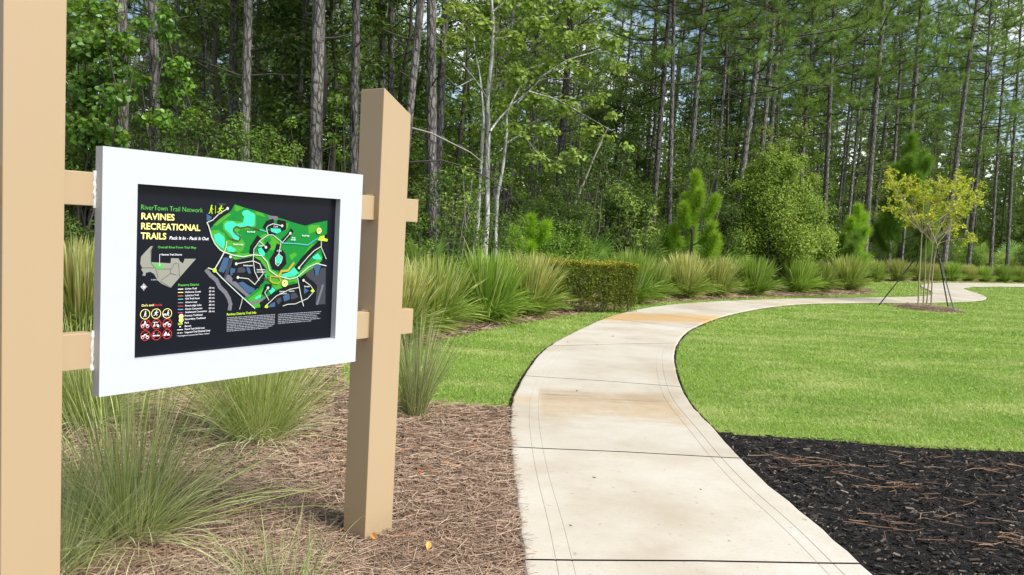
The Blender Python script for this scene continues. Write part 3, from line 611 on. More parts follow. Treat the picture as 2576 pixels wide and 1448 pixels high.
p = Print(9)
p.poly(mm(Z3, [(830,370),(950,375),(960,410),(910,435),(840,410)])).poly(mm(Z3, [(680,620),(720,600),(765,670),(755,710),(690,680)])); p.poly(mm(Z3, [(930,690),(970,730),(950,790),(900,800),(890,750)])); p.out('map_lake', 'lake', split=True)
p = Print(10)
RW = PXW*.8
for q, w in (([(60,300),(80,340),(120,480),(160,560),(220,630),(270,660),(400,700),(500,715),(620,690),(720,700),(790,780),(820,880),(900,940),(1060,985),(1150,965),(1290,840),(1390,795),(1505,825)], 13), ([(60,300),(130,270),(200,200),(310,130)], 11), ([(270,660),(210,770),(150,870)], 15), ([(75,850),(150,875),(240,970),(440,1160),(640,1340)], 13), ([(300,530),(290,600),(270,660)], 11), ([(780,370),(800,340),(860,315),(970,340)], 10), ([(780,370),(800,450),(700,520),(630,620),(620,760),(640,900),(690,1000)], 10), ([(800,450),(860,450),(960,530),(930,680)], 10), ([(930,680),(890,730),(890,800),(920,825),(960,780),(975,720),(930,680)], 9), ([(970,545),(1070,430)], 9), ([(410,800),(620,765),(700,800),(740,920),(640,1050),(560,980),(430,965)], 10), ([(1445,510),(1445,590),(1360,640),(1290,710),(1175,845)], 12), ([(1440,590),(1505,740)], 10), ([(1160,980),(1200,1200),(1230,1310)], 12), ([(770,1310),(900,1190),(1060,1110),(1180,1085)], 10), ([(980,1310),(1040,1290),(1130,1285),(1280,1220),(1360,1130),(1310,1060),(1230,1000)], 10), ([(810,1240),(760,1150),(800,1090)], 9), ([(700,530),(775,600)], 9), ([(440,1160),(490,1210),(480,1270),(455,1350)], 8)): p.line(mm(Z3, q), w*RW)
for q in ((310,130),(970,340),(775,600),(415,800),(1175,850),(435,965),(1070,430),(800,1090),(1230,1000),(345,715)): p.disc(Z3(*q), 15*PXW)
p.out('map_streets', 'road')
p = Print(11); p.line(mm(Z3, [(340,490),(400,520),(450,520),(465,470),(410,430),(385,400),(385,370),(420,345),(470,365),(560,345),(640,370),(700,385)]), 9*PXW); p.line(mm(Z3, [(740,975),(790,990),(820,1000)]), 9*PXW); p.out('map_boardwalk', 'brown_i')
p = Print(12); p.dash(mm(Z3, [(700,385),(780,410)]), 8*PXW, .006*.8, .003); p.dash(mm(Z3, [(970,548),(1140,555),(1280,572),(1340,530),(1400,490)]), 8*PXW, .005, .003); p.out('map_dashed_trail', 'cyan')
p = Print(13); p.line(mm(Z3, [(930,950),(960,890),(1040,880),(1110,790)]), 24*PXW); p.line(mm(Z3, [(830,950),(820,1000),(860,1030),(920,1040),(955,1000),(930,960),(830,950)]), 11*PXW); p.out('map_yellow_trail', 'gold')
p = Print(14); p.poly(mm(Z3, [(1420,470),(1480,455),(1480,490),(1520,500),(1515,530),(1400,515)])).poly(mm(Z3, [(1310,1130),(1340,1100),(1355,1120),(1345,1150)])).poly(mm(Z3, [(760,1310),(780,1290),(800,1310),(790,1335),(755,1330)])); p.disc(Z3(150, 878), 22*PXW); p.out('map_park', 'lime', split=True)
p = Print(15); p.disc(Z3(1000, 1035), 37*PXW, 28).disc(Z3(1415, 400), 33*PXW, 28); p.disc(Z2(416, 1108), 17*PXW*1.37).disc(Z2(416, 1140), 17*PXW*1.37); p.out('trailhead_marker', 'yellow_i', split=True)
p = Print(1); p.poly(mm(Z2, [(155,490),(175,487),(160,520),(160,630),(330,640),(335,595),(400,597),(415,625),(440,640),(455,600),(555,600),(410,765),(330,858),(250,820),(215,790),(185,735),(150,715),(110,725),(110,750),(80,748),(90,725),(70,695),(80,680),(62,645),(70,580),(110,535)])).out('overview_land', 'sand')
p = Print(2); p.poly(mm(Z2, [(175,640),(270,650),(270,670),(235,700),(200,680)])); p.out('overview_district', 'green_i')
U2 = abs(Z2(300, 600)[0]-Z2(200, 600)[0])/100
p = Print(3)
for q in ([(155,520),(158,640),(200,690),(220,770)], [(215,690),(340,690),(360,645),(390,640)], [(325,690),(330,730),(390,745)], [(400,640),(410,760)], [(245,790),(330,730)], [(80,680),(180,680)], [(240,800),(330,855)]): p.line(mm(Z2, q), 3*U2)
p.out('overview_roads', 'grey_d')
p = Print(4); p.line(mm(Z2, [(232,655),(232,562),(246,562)]), 3*U2); p.disc(Z2(232, 656), 6*U2); p.ring(Z2(92, 848), 20*U2, 3*U2); p.disc(Z2(92, 848), 11*U2); p.line(mm(Z2, [(92,815),(92,882)]), 2.5*U2); p.line(mm(Z2, [(62,848),(122,848)]), 2.5*U2); p.out('overview_pointer', 'white_i')
# legend swatches
cols = ['white_i', 'yellow_i', 'orange', 'cyan', 'grey_l', 'red_i', 'cyan', 'magenta']
for k, yy in enumerate((869, 898, 929, 958, 989, 1019, 1048, 1077)):
    p = Print(1); p.line(mm(Z2, [(397,yy),(440,yy-1)]), 6*U2); p.out('legend_swatch', cols[k])
p = Print(1); p.line(mm(Z2, [(402,1174),(430,1170)]), 20*U2); p.out('legend_swatch', 'lime')
p = Print(1); p.line(mm(Z2, [(411,1200),(419,1200)]), 10*U2); p.line(mm(Z2, [(391,1229),(438,1226)]), 5*U2); p.dash(mm(Z2, [(391,1257),(438,1254)]), 5*U2, .006, .004); p.out('legend_lines', 'white_i')
# do's and don'ts
rings = [(105,1090),(202,1085),(300,1083),(105,1180),(202,1178),(298,1172),(105,1278),(202,1275),(298,1265)]
p = Print(2)
for q in rings[:3]: p.ring(Z2(*q), 43*U2, 5*U2)
p.out('permitted_ring', 'yellow_i', split=True)
def figure(p, c, k, run=False, u=U2):
    f = lambda x, y: (c[0]+x*k*u, c[1]+y*k*u)
    p.disc(f(4, 22), 4.5*k*u, 12)
    if run:
        p.line([f(3, 15), f(-4, 1)], 8*k*u); p.line([f(2, 13), f(12, 8), f(17, 12)], 3.5*k*u); p.line([f(1, 13), f(-8, 11), f(-11, 4)], 3.5*k*u); p.line([f(-3, 1), f(8, -5), f(6, -18)], 4.5*k*u); p.line([f(-5, 1), f(-8, -10), f(-20, -12)], 4.5*k*u)
    else:
        p.line([f(2, 15), f(-1, 0)], 8*k*u); p.line([f(2, 13), f(8, 4), f(12, 1)], 3.5*k*u); p.line([f(0, 0), f(5, -10), f(8, -22)], 4.5*k*u); p.line([f(-2, 0), f(-5, -11), f(-11, -21)], 4.5*k*u)
p = Print(2); figure(p, Z2(105, 1090), 1.05); figure(p, Z2(202, 1085), 1.05, True); cx_, cz_ = Z2(306, 1083); figure(p, (cx_, cz_), 1.0); p.line([Z2(268, 1092), Z2(290, 1090)], 10*U2); p.line([Z2(270, 1096), Z2(270, 1106)], 4*U2); p.line([Z2(288, 1096), Z2(288, 1106)], 4*U2)
for q in rings[3:4]+rings[5:7]:
    x, y = q
    for e in (-20, 20): p.ring(Z2(x+e, y+14), 14*U2, 4*U2)
    p.line([Z2(x-20, y+10), Z2(x-4, y-8), Z2(x+20, y+10)], 7*U2); p.line([Z2(x-6, y-8), Z2(x+14, y-12)], 7*U2)
p.disc(Z2(104, 1156), 6*U2); p.line([Z2(106, 1162), Z2(95, 1180)], 8*U2)
x, y = rings[4]; p.line([Z2(x-22, y-16), Z2(x+20, y-18)], 5*U2); p.line([Z2(x-14, y-16), Z2(x-16, y+8), Z2(x+22, y+6)], 6*U2)
for e in (-16, 18): p.disc(Z2(x+e, y+16), 9*U2)
x, y = rings[7]; p.line([Z2(x-28, y+5), Z2(x+28, y+3)], 9*U2); p.line([Z2(x-20, y-6), Z2(x-22, y-14), Z2(x-16, y-22)], 3*U2)
x, y = rings[8]; p.poly(mm(Z2, [(x-32, y+14), (x-10, y-24), (x+6, y+4), (x+14, y-10), (x+28, y+12)]))
p.out('activity_symbols', 'white_i')
p = Print(6)
for q in rings[3:]:
    p.ring(Z2(*q), 43*U2, 5*U2); x, y = q; p.line([Z2(x-27, y+29), Z2(x+27, y-29)], 5.5*U2)
p.out('prohibited_rings', 'red_i')
p = Print(6); figure(p, Z3(112, 145), 1.75, False, PXW); figure(p, Z3(228, 150), 1.75, True, PXW); p.line([Z3(167, 98), Z3(165, 190)], 5*PXW); p.out('walk_run_symbols', 'lime')
# lettering
def text(body, a, b_, cap, mat, bold=0., f=Z2, lay=1, shear=0., name='lettering', u=None):
    cu = bpy.data.curves.new('lettering', 'FONT'); cu.body = body; cu.size = 1; cu.offset = bold; cu.shear = shear; cu.resolution_u = 3
    o = bpy.data.objects.new('tmp', cu); col.objects.link(o); dg = bpy.context.evaluated_depsgraph_get(); dg.update()
    me = bpy.data.meshes.new_from_object(o.evaluated_get(dg)); bpy.data.objects.remove(o); bpy.data.curves.remove(cu)
    V = np.zeros(len(me.vertices)*3); me.vertices.foreach_get('co', V); V = V.reshape(-1, 3)
    pa_, pb_ = f(*a), f(*b_); wdt = pb_[0]-pa_[0]; hgt = abs(f(a[0], a[1]-cap)[1]-pa_[1])
    lo, hi = V[:, 0].min(), V[:, 0].max(); X = pa_[0]+(V[:, 0]-lo)/(hi-lo)*wdt; Zc = pa_[1]+V[:, 1]/.69*hgt
    P3 = np.stack([X-s0, np.full(len(V), nB-.0004*lay-(n_c+PDP/2)), Zc], -1)
    me.vertices.foreach_set('co', P3.astype(np.float32).ravel()); me.update(); me.materials.clear(); me.name = 'lettering'
    return obj(name, me, M[mat], board)
text('RiverTown Trail Network', (70, 165), (616, 185), 44, 'green_i', -.004, name='heading_lettering')
text('RAVINES', (72, 250), (365, 258), 56, 'yellow_i', .02, name='title_lettering'); text('RECREATIONAL', (70, 338), (592, 352), 56, 'yellow_i', .02, name='title_lettering'); text('TRAILS', (67, 424), (292, 428), 56, 'yellow_i', .02, name='title_lettering')
text('Pack It In - Pack It Out', (320, 429), (668, 434), 28, 'white_i', .012, shear=.2, name='motto_lettering')
text('Overall RiverTown Trail Map', (218, 507), (556, 512), 20, 'green_i', .012, name='overview_lettering'); text('Ravines Trail District', (252, 570), (432, 570), 15, 'white_i', .012, name='overview_lettering')
text('St. Johns River', (158, 790), (240, 840), 10, 'white_i', 0, name='overview_lettering')
text('Preserve District', (398, 842), (582, 838), 20, 'green_i', .02, name='legend_heading')
rows = [('Lichen Trail', 560, '.10 mi.'), ('Hallowes Creek', 598, '.25 mi.'), ('LakeLine Trail', 578, '.40 mi.'), ('Old Trail Road', 585, '.65 mi.'), ('Arbors Loop', 564, '.30 mi.'), ('RiverLodge Lake', 602, '.40 mi.'), ('Haven Connector', 614, '.04 mi.'), ('Settlement Connector', 652, '.06 mi.')]
for k, (nm, xe, mi) in enumerate(rows):
    yy = (872, 902, 932, 961, 992, 1022, 1052, 1080)[k]
    text(nm, (460, yy), (xe, yy), 15, 'white_i', .006, name='legend_lettering'); text(mi, (666, yy-7), (720, yy-7), 15, 'white_i', .006, name='legend_lettering')
for nm, xe, yy in (('Primary Trailhead', 610, 1111), ('Secondary Trailhead', 638, 1141), ('Park', 493, 1173), ('Bench', 511, 1203), ('Paved Trail (Solid Line)', 630, 1230), ('Unpaved Trail (Dashed Line)', 678, 1258)): text(nm, (456, yy), (xe, yy), 15, 'white_i', .006, name='legend_lettering')
text('* Trail lengths are measured from Primary Trailhead', (385, 1289), (672, 1275), 11, 'white_i', 0, name='legend_lettering')
text("Do's and", (76, 1022), (180, 1020), 18, 'yellow_i', .015, name='rules_heading'); text("Don'ts", (187, 1018), (255, 1016), 18, 'red_i', .015, name='rules_heading')
text('Ravines District Trail Info', (160, 955), (728, 925), 45, 'lime', .02, f=Z7, name='info_heading')
for body, x0, x1, y0, f_, cap in (('Cove', 862, 915, 357, Z3, 18), ('Cove', 680, 735, 588, Z3, 18), ('Cove', 903, 958, 650, Z3, 18), ('Boardwalk', 543, 640, 418, Z3, 17), ('RiverLodge', 376, 495, 570, Z3, 17), ('Bog', 1085, 1125, 490, Z3, 16), ('Bridge', 1073, 1130, 514, Z3, 16), ('Bog Bridge', 1208, 1296, 464, Z3, 16), ('Settlement', 496, 608, 828, Z3, 18), ('Settlement', 658, 760, 878, Z3, 16), ('Connector', 658, 760, 906, Z3, 16), ('Estates', 1235, 1300, 1082, Z3, 17), ('Haven', 1050, 1112, 1138, Z3, 16), ('Haven', 935, 998, 1142, Z3, 14), ('Connector', 935, 1025, 1168, Z3, 14)): text(body, (x0, y0), (x1, y0), cap, 'white_i', .01, f=f_, lay=17, name='place_lettering')
text('T1', (985, 1052), (1018, 1052), 32, 'black_i', .02, f=Z3, lay=18, name='marker_lettering'); text('T2', (1398, 416), (1433, 416), 32, 'black_i', .02, f=Z3, lay=18, name='marker_lettering')
# body copy too small to read: lines of word-length strokes
p = Print(1); U7 = abs(Z7(800, 1000)[0]-Z7(700, 1000)[0])/100; r2 = random.Random(3)
zt_, zb_ = Z7(160, 1000)[1], Z7(160, 1258)[1]
for k in range(9):
    z = zt_+(zb_-zt_)*k/8; x = Z7(160, 1100)[0]; xe = Z7(1085 if k < 7 else (1035 if k == 7 else 960), 1050)[0]
    while x < xe:
        L = min((14+r2.random()*62)*U7, xe-x); p.line([(x+4*U7, z), (x+max(L-4*U7, 5*U7), z)], 13*U7); x += L+9*U7
zt_, zb_ = Z7(1145, 935)[1], Z7(1145, 1108)[1]
for k in range(6):
    z = zt_+(zb_-zt_)*k/5; x = Z7(1145, 1020)[0]; xe = Z7((1975, 1955, 1890, 1910, 1965, 1790)[k], 960)[0]
    while x < xe:
        L = min((14+r2.random()*62)*U7, xe-x); p.line([(x+4*U7, z), (x+max(L-4*U7, 5*U7), z)], 13*U7); x += L+9*U7
p.out('body_copy', 'grey_l')

# ================================================================== vegetation
GRP_DEEP = 'pines deep in the woods'
def orient(o, base, d):
    o.location = base; o.rotation_mode = 'QUATERNION'; o.rotation_quaternion = Vector((0, 0, 1)).rotation_difference(Vector(d)) @ Quaternion((0, 0, 1), random.random()*6.283)
def needles(acc, base, d, L, w, spread, mat=1, tint=None):
    """base (n,3), d (n,3) main direction; one thin face per needle"""
    n = len(base); v = nrm(nrm(d)+spread*rng.normal(size=(n, 3))); s = nrm(np.cross(v, rng.normal(size=(n, 3))))
    L = np.broadcast_to(L, (n,))[:, None]*(.75+.5*rng.random((n, 1))); tip = base+v*L; tip[:, 2] -= .06*L[:, 0]
    V = np.stack([base-s*w*.5, base+s*w*.5, tip], 1).reshape(-1, 3)
    tt = rng.random(n) if tint is None else tint
    acc.add(V, np.arange(3*n).reshape(-1, 3), np.repeat(tt, 3), mat)
def trunk_mesh(name, H, taper, seg=22, sides=12, curve=.18, seed=0):
    r = np.random.default_rng(seed); z = np.linspace(-.4, H, seg); k = np.clip(z/H, 0, 1)
    x = curve*np.sin(k*4+seed)*k*(1-.3*k)*2; y = curve*np.cos(k*3.1+seed*2)*k*1.5; x -= x[1]; y -= y[1]
    rad = (1-k*(1-taper))*(1+.35*np.exp(-z.clip(0)*2.2))
    a = Acc(); tube(a, np.stack([x, y, z], -1), rad, sides, .5, 0, .045)
    return a.mesh(name, True)
def unit_trunk(seed, H):
    """radius 1 at the base: scaled in x, y per tree (the sway is kept small for that)"""
    return trunk_mesh('pine_trunk', H, .42, curve=.55, seed=seed)
def pine_crown(seed, H, zc, R, dens=1.):
    global rng
    keep = rng; rng = np.random.default_rng(seed+100); a = Acc(); TB, TD = [], []
    nl = int(44*dens)
    for i in range(nl):
        k = (i+.5)/nl; z = zc+(H-zc-.3)*k**.9+rng.normal()*.15; az = i*2.4+rng.normal()*.3
        L = R*(.55+.6*math.sin(PI*min(1, .25+k*.8)))*(.75+.5*rng.random())*(1-.45*k)
        rise = -.12+.5*k+rng.normal()*.1; t = np.linspace(0, 1, 6); d = np.array([math.cos(az), math.sin(az), 0])
        pts = d[None]*(L*t)[:, None]; pts[:, 2] = z+L*(rise*t+.28*t**2); pts += rng.normal(size=pts.shape)*.035*L*t[:, None]
        tube(a, pts, .026*(1-t*.78)*(.6+L*.22), 5, .5, 0)
        for q in range(int(4.5+2.2*L)):
            u = .35+.65*rng.random()**.7; p0 = np.array([np.interp(u, t, pts[:, c]) for c in range(3)])
            dv = nrm(d*.7+np.array([rng.normal()*.7, rng.normal()*.7, .25+.35*rng.random()])); l2 = (.25+.55*rng.random())*(1.2-u*.4)
            p1 = p0+dv*l2; tube(a, [p0, p0+dv*l2*.5+np.array([0, 0, -.02]), p1], [.011, .008, .005], 3, .5, 0)
            TB.append(p1); TD.append(dv)
            if rng.random() < .5: TB.append(p0+dv*l2*.55); TD.append(nrm(dv+rng.normal(size=3)*.5))
        TB.append(pts[-1]); TD.append(nrm(d+np.array([0, 0, .6])))
    for i in range(9):                                   # bare stubs below the crown
        z = zc*(.4+.6*rng.random()); az = rng.random()*6.28; L = .3+1.1*rng.random(); d = np.array([math.cos(az), math.sin(az), .05+.3*rng.random()])
        tube(a, [d*0+[0, 0, z], d*L*.5+[0, 0, z+.04], d*L+[0, 0, z+rng.normal()*.12]], [.02, .014, .006], 4, .5, 0)
    TB, TD = np.array(TB), np.array(TD); per = 60; n = len(TB)*per
    b_ = np.repeat(TB, per, 0)-np.repeat(TD, per, 0)*(rng.random((n, 1))*.10); tb = np.clip(np.repeat(rng.random(len(TB)), per)*.6+.4*rng.random(n), 0, 1)
    needles(a, b_, np.repeat(TD, per, 0), .23, .0095, .85, 1, tb)
    rng = keep; return a.mesh('pine_crown')
def where(x, D):
    u = W0/2+F*x/D
    for lim, w_ in ((170, 'behind the left post'), (480, 'behind the vine thicket'), (700, 'above the left half of the sign'), (900, 'above the right half of the sign'), (1045, 'behind the right post'), (1330, 'behind the white barked tree'), (1600, 'above the clipped hedge'), (1800, 'behind the bright young pine'), (2090, 'behind the round shrub'), (2220, 'between round shrub and yellow tree'), (2480, 'behind the yellow tree')):
        if u < lim: return w_
    return 'near the right picture edge'
pine_var = []
for k, (H, zc, R) in enumerate([(17, 7.0, 2.7), (19, 8.5, 2.9), (15.5, 5.4, 2.5), (18, 6.2, 2.8), (16.5, 8.0, 2.3), (20, 9.5, 3.0)]):
    tm = unit_trunk(k+1, H); cm = pine_crown(k, H, zc, R)
    tm.materials.append(M['pine_bark']); cm.materials.append(M['twig']); cm.materials.append(M['needle']); pine_var.append((tm, cm, H))
def pine(label, base, d, dia, var, group=None, scale=1.):
    tm, cm, H = pine_var[var % 6]; o = thing('pine_tree', label, 'tree', base, group); orient(o, base, d); o.scale = (scale,)*3
    tr = obj('trunk', tm, None, o); tr.scale = (dia/2/scale, dia/2/scale, 1); obj('crown', cm, None, o); return o
def pine_px(label, top, low, wpx, D, var, group=None):
    A, B = AT(*top, D), AT(*low, D); d = A-B; d /= np.linalg.norm(d); base = B-d*(B[2]/d[2])
    return pine(label, base, d, wpx*D/F, var, group)
named = [
 ('rugged pine wrapped in leafy vines, nearest the left post', (305, 0), (309, 370), 27, 13.2, 1),
 ('brown pine trunk beside the vine thicket, above the frame corner', (384, 0), (390, 374), 24, 13.6, 5),
 ('slim dark pine between the vine thicket and the pale trunk', (450, 0), (447, 250), 12, 20, 0),
 ('thin dark straight pine above the sign heading', (511, 0), (515, 380), 9, 21, 2),
 ('thin dark pine leaning left above the sign frame', (517, 85), (545, 390), 9, 19, 4),
 ('thick dark shaded pine just left of the pale scaly trunk', (585, 0), (585, 290), 22, 19, 3),
 ('pale grey scaly pine trunk rising over the middle of the frame', (625, 0), (617, 324), 22, 15, 1),
 ('slim pale pine hugging the thickest trunk on its left', (770, 0), (748, 400), 11, 16.5, 0),
 ('thickest grey pine trunk over the right half of the sign', (799, 0), (793, 428), 31, 14.5, 5),
 ('reddish grey pine trunk just left of the tan right post', (893, 0), (887, 436), 21, 15, 3),
 ('dark pine behind the top of the right post, left of a pair', (962, 0), (962, 250), 18, 19, 1),
 ('dark pine behind the top of the right post, right of a pair', (984, 0), (984, 250), 17, 18, 4),
 ('pale pine leaning right behind the slanted post top', (1062, 0), (1031, 300), 19, 14.2, 5),
 ('broad dark shaded pine trunk right of the tan post', (1085, 0), (1086, 581), 24, 15, 1),
 ('dark pine touching the broad shaded trunk on its right', (1122, 0), (1098, 560), 18, 16.5, 3),
 ('slender pine, left one of a close pair above the young pine', (1687, 0), (1648, 494), 14, 25, 2),
 ('slender pine, right one of a close pair above the young pine', (1696, 0), (1684, 536), 11.5, 24.5, 4),
 ('curved brown pine rising behind the bright young pine', (1771, 0), (1727, 515), 13, 25.5, 0),
 ('slim brown pine between the young pine and the round shrub', (1831, 41), (1796, 531), 10, 27, 2),
 ('thin pale pine just left of the round shrub', (1832, 250), (1828, 520), 6, 28, 4),
 ('pale leaning pine rising from the left of the round shrub', (1928, 0), (1864, 469), 15.5, 27, 3),
 ('reddish pine behind the round shrub, middle of three', (1949, 0), (1916, 360), 13, 29, 0),
 ('greyish pine behind the round shrub, right of three', (1966, 0), (1943, 280), 12, 30, 1),
 ('dark straight pine just right of the round shrub', (2094, 83), (2074, 556), 12.5, 31, 2),
 ('thin pine left of the pine behind the small sapling', (2175, 137), (2132, 577), 8, 34, 4),
 ('straight grey pine standing behind the smallest young pine', (2216, 54), (2178, 600), 13.5, 33, 3),
 ('dark pine directly behind the yellow tree, left of two', (2266, 120), (2250, 400), 9, 38, 0),
 ('dark thick pine behind the yellow tree, right of two', (2320, 0), (2292, 330), 13, 36, 1),
 ('tall leaning grey pine rising right of the yellow crown', (2456, 25), (2402, 448), 12.5, 38, 5),
 ('slim brown pine at the right of the leaning grey pine', (2489, 90), (2444, 581), 9, 39, 2),
 ('thin dark pine nearest the right edge of the picture', (2565, 60), (2540, 540), 8, 42, 4),
 ('dark pine near the right edge among pine boughs', (2522, 200), (2508, 420), 8, 44, 0),
]
for lab, tp, lw, w_, D, v in named: pine_px(lab, tp, lw, w_*1.12, D, v)
rs = np.random.default_rng(21); cnt = 0
while cnt < 150:
    D = 20+62*rs.random()**.8; x = (rs.random()*2-1)*(.68*D)
    if D < yf(x)+3.5: continue
    lean = rs.normal(size=2)*.022; d = nrm(np.array([lean[0]+.012, lean[1], 1.]))
    pine('slim shaded pine deep in the woods '+where(x, D), (x, D, -.05), d, .13+.16*rs.random(), int(rs.integers(0, 6)), GRP_DEEP, .85+.3*rs.random()); cnt += 1

# ---- broadleaf growth from clumps
def clump_leaves(acc, blobs, per_m2, size, up=.4, mat=0, kind='rh', asp=.55, shell=.55, fill=None):
    for c, r in blobs:
        r = np.asarray(r, float); rr = float(np.mean(r)); n = max(20, int(per_m2*4*PI*rr*rr))
        v = nrm(rng.normal(size=(n, 3))); k = (shell+(1-shell)*rng.random(n)**.7)*(1+.18*rng.normal(size=n)); P = np.asarray(c)+v*k[:, None]*r
        cl = rng.random()*.5
        V, Q, T = leaves(P, size*(.65+.7*rng.random(n)), up, v, asp, kind, np.clip(cl*.6+.7*rng.random(n)-.05, 0, 1)); acc.add(V, Q, T, mat)
def stems(acc, root, tips, r0, mat=1, sway=.12):
    for tp in tips:
        tp = np.asarray(tp, float); root_ = np.asarray(root, float); mid = root_*.5+tp*.5+rng.normal(size=3)*sway*np.linalg.norm(tp-root_)*.5; mid[2] += .08*np.linalg.norm(tp-root_)
        tube(acc, [root_, root_*.6+mid*.4, mid, mid*.5+tp*.5, tp], [r0, r0*.8, r0*.6, r0*.45, r0*.2], 5, .5, mat)
def shrub_variant(seed, h, w, nb, size, per, leafm, barkm='twig', airy=False):
    global rng
    keep = rng; rng = np.random.default_rng(seed); a = Acc(); bl = []
    for i in range(nb):
        z = h*(.18+.8*rng.random()**.8); wr = w*.5*math.sqrt(max(.05, 1-((z/h-.42)/.62)**2)); az = rng.random()*6.28; q = math.sqrt(rng.random())
        r = (.16 if airy else .24)*w*(.6+.6*rng.random()); bl.append(((wr*q*math.cos(az), wr*q*math.sin(az), max(z, r*.5)), (r, r, r*.8)))
    clump_leaves(a, bl, per, size); stems(a, (0, 0, -.05), [b_[0] for b_ in bl], .012+.006*h)
    rng = keep; me_l = Acc(); me = a
    crown = Acc(); wood = Acc()
    for V, Fc, T, Mi in zip(a.V, a.F, a.T, a.M): pass
    return a
def split_mesh(a, names, mats):
    """one mesh per material slot of an accumulator"""
    out_ = []; off = 0; parts = {}
    for V, Fc, T, Mi in zip(a.V, a.F, a.T, a.M):
        k = int(Mi[0]) if len(Mi) else 0; parts.setdefault(k, Acc()).add(V, Fc-off, T, 0); off += len(V)
    for k in sorted(parts):
        me = parts[k].mesh(names[k], k == 1); me.materials.append(mats[k]); out_.append((names[k], me))
    return out_
def place(name, label, cat, meshes, loc, rz=0., scale=1., group=None):
    o = thing(name, label, cat, loc, group); o.rotation_euler = (0, 0, rz); o.scale = (scale,)*3 if not isinstance(scale, tuple) else scale
    for nm, me in meshes: obj(nm, me, None, o)
    return o
sv = []
for k, (h, w, nb, size, per, lm, airy) in enumerate([(1.8, 1.7, 16, .065, 190, 'leaf_mid', False), (2.4, 1.6, 20, .06, 180, 'leaf_dark', False), (1.4, 1.9, 15, .07, 170, 'leaf_mid', False), (2.9, 1.5, 18, .06, 150, 'leaf_pale', True), (3.4, 1.9, 22, .075, 140, 'leaf_dark', True), (2.0, 2.2, 18, .065, 170, 'leaf_dark', False)]):
    sv.append(split_mesh(shrub_variant(40+k, h, w, nb, size, per, lm, airy=airy), ['foliage', 'stem'], [M[lm], M['twig']]))
def sapling_variant(seed, h, lm, size=.1, per=60, spread=1.3, nb=16):
    global rng
    keep = rng; rng = np.random.default_rng(seed); a = Acc(); bl = []; zs = np.linspace(0, h, 9)
    xs = np.cumsum(rng.normal(size=9)*.09); ys = np.cumsum(rng.normal(size=9)*.09); tr = np.stack([xs-xs[0], ys-ys[0], zs-.1], -1)
    tube(a, tr, np.linspace(.055+.004*h, .012, 9), 7, .5, 1)
    for i in range(nb):
        z = h*(.28+.72*(i+rng.random())/nb); az = i*2.4+rng.normal()*.4; p0 = np.array([np.interp(z*.85, tr[:, 2], tr[:, c]) for c in range(3)])
        L = spread*(.35+.8*rng.random())*(1.15-.6*z/h); c = p0+np.array([math.cos(az)*L, math.sin(az)*L, .25*L+.1]); r = .34+.38*rng.random()
        tube(a, [p0, (p0+c)/2+rng.normal(size=3)*.05, c], [.02, .013, .005], 4, .5, 1); bl.append((c, (r, r, r*.6)))
    clump_leaves(a, bl, per, size, .8, shell=.2); rng = keep; return a
sap = []
for k, (h, lm, sz, per, sp, nb) in enumerate([(7, 'leaf_dark', .10, 75, 1.3, 17), (9, 'leaf_mid', .11, 60, 1.5, 20), (5.5, 'leaf_mid', .09, 80, 1.1, 15), (10, 'leaf_dark', .11, 70, 1.2, 24), (6.5, 'leaf_pale', .09, 60, 1.3, 15), (8.5, 'leaf_dark', .10, 85, .7, 26)]):
    sap.append(split_mesh(sapling_variant(70+k, h, lm, sz, per, sp, nb), ['crown', 'trunk'], [M[lm], M['twig']]))
rs = np.random.default_rng(33); cnt = 0
while cnt < 120:
    D = 14+58*rs.random()**.9; x = (rs.random()*2-1)*(.68*D)
    if D < yf(x)+2.2: continue
    if -.06 < x/D < .17 and D < 19: continue
    k = int(rs.choice([0, 1, 2, 3, 4, 5], p=[.18, .18, .18, .12, .14, .20])) if x > -.14*D else int(rs.choice([0, 3, 5]))
    place('broadleaf_sapling', 'leafy broadleaf sapling among the deep pines '+where(x, D), 'tree', sap[k], (x, D, -.05), rs.random()*6.28, .75+.5*rs.random(), 'saplings between the deep pines'); cnt += 1
cnt = 0
while cnt < 165:
    x = -9+(36 if cnt < 90 else 42)*rs.random()+(0 if cnt < 90 else 6)*(rs.random() < .7); D = yf(x)+.3+11*rs.random()**1.4
    if abs(x/D) > .68: continue
    k = int(rs.choice(6, p=[.2, .22, .18, .06, .14, .2]))
    place('undergrowth_shrub', 'low leafy undergrowth shrub among pines '+where(x, D), 'shrub', sv[k], (x, D, -.05), rs.random()*6.28, .6+.6*rs.random()*(1 if x > 2 else .6), 'undergrowth shrubs along the wood edge'); cnt += 1

# far wood that reads as one mass
acc = Acc(); rs = np.random.default_rng(5)
n = 190000; D = 64+34*rs.random(n); x = (rs.random(n)*2-1)*D*.8; z = 15*rs.random(n)**1.45
g_ = np.sin(x*.55)+np.sin(x*.21+2)+np.sin(D*.6+x*.3); keepm = rs.random(n) < np.clip(1.75-z/7+.22*g_, .05, 1)
P = np.stack([x, D, z], -1)[keepm]; P += nrm(rs.normal(size=P.shape))*rs.random((len(P), 1))*.8
V, Q, T = leaves(P, .55*(.6+.8*rs.random(len(P))), .4, None, .6, 'rh', rs.random(len(P))); acc.add(V, Q, T, 0)
for i in range(170):
    D_ = 72+24*rs.random(); x_ = (rs.random()*2-1)*D_*.75; h_ = 12+6*rs.random(); tube(acc, [(x_, D_, 0), (x_+rs.normal()*.3, D_, h_*.5), (x_+rs.normal()*.5, D_, h_)], [.16, .13, .05], 6, .5, 1)
me = acc.mesh('distant_woodland'); me.materials.append(M['leaf_dark']); me.materials.append(M['pine_bark']); stuff(obj('distant_woodland', me))

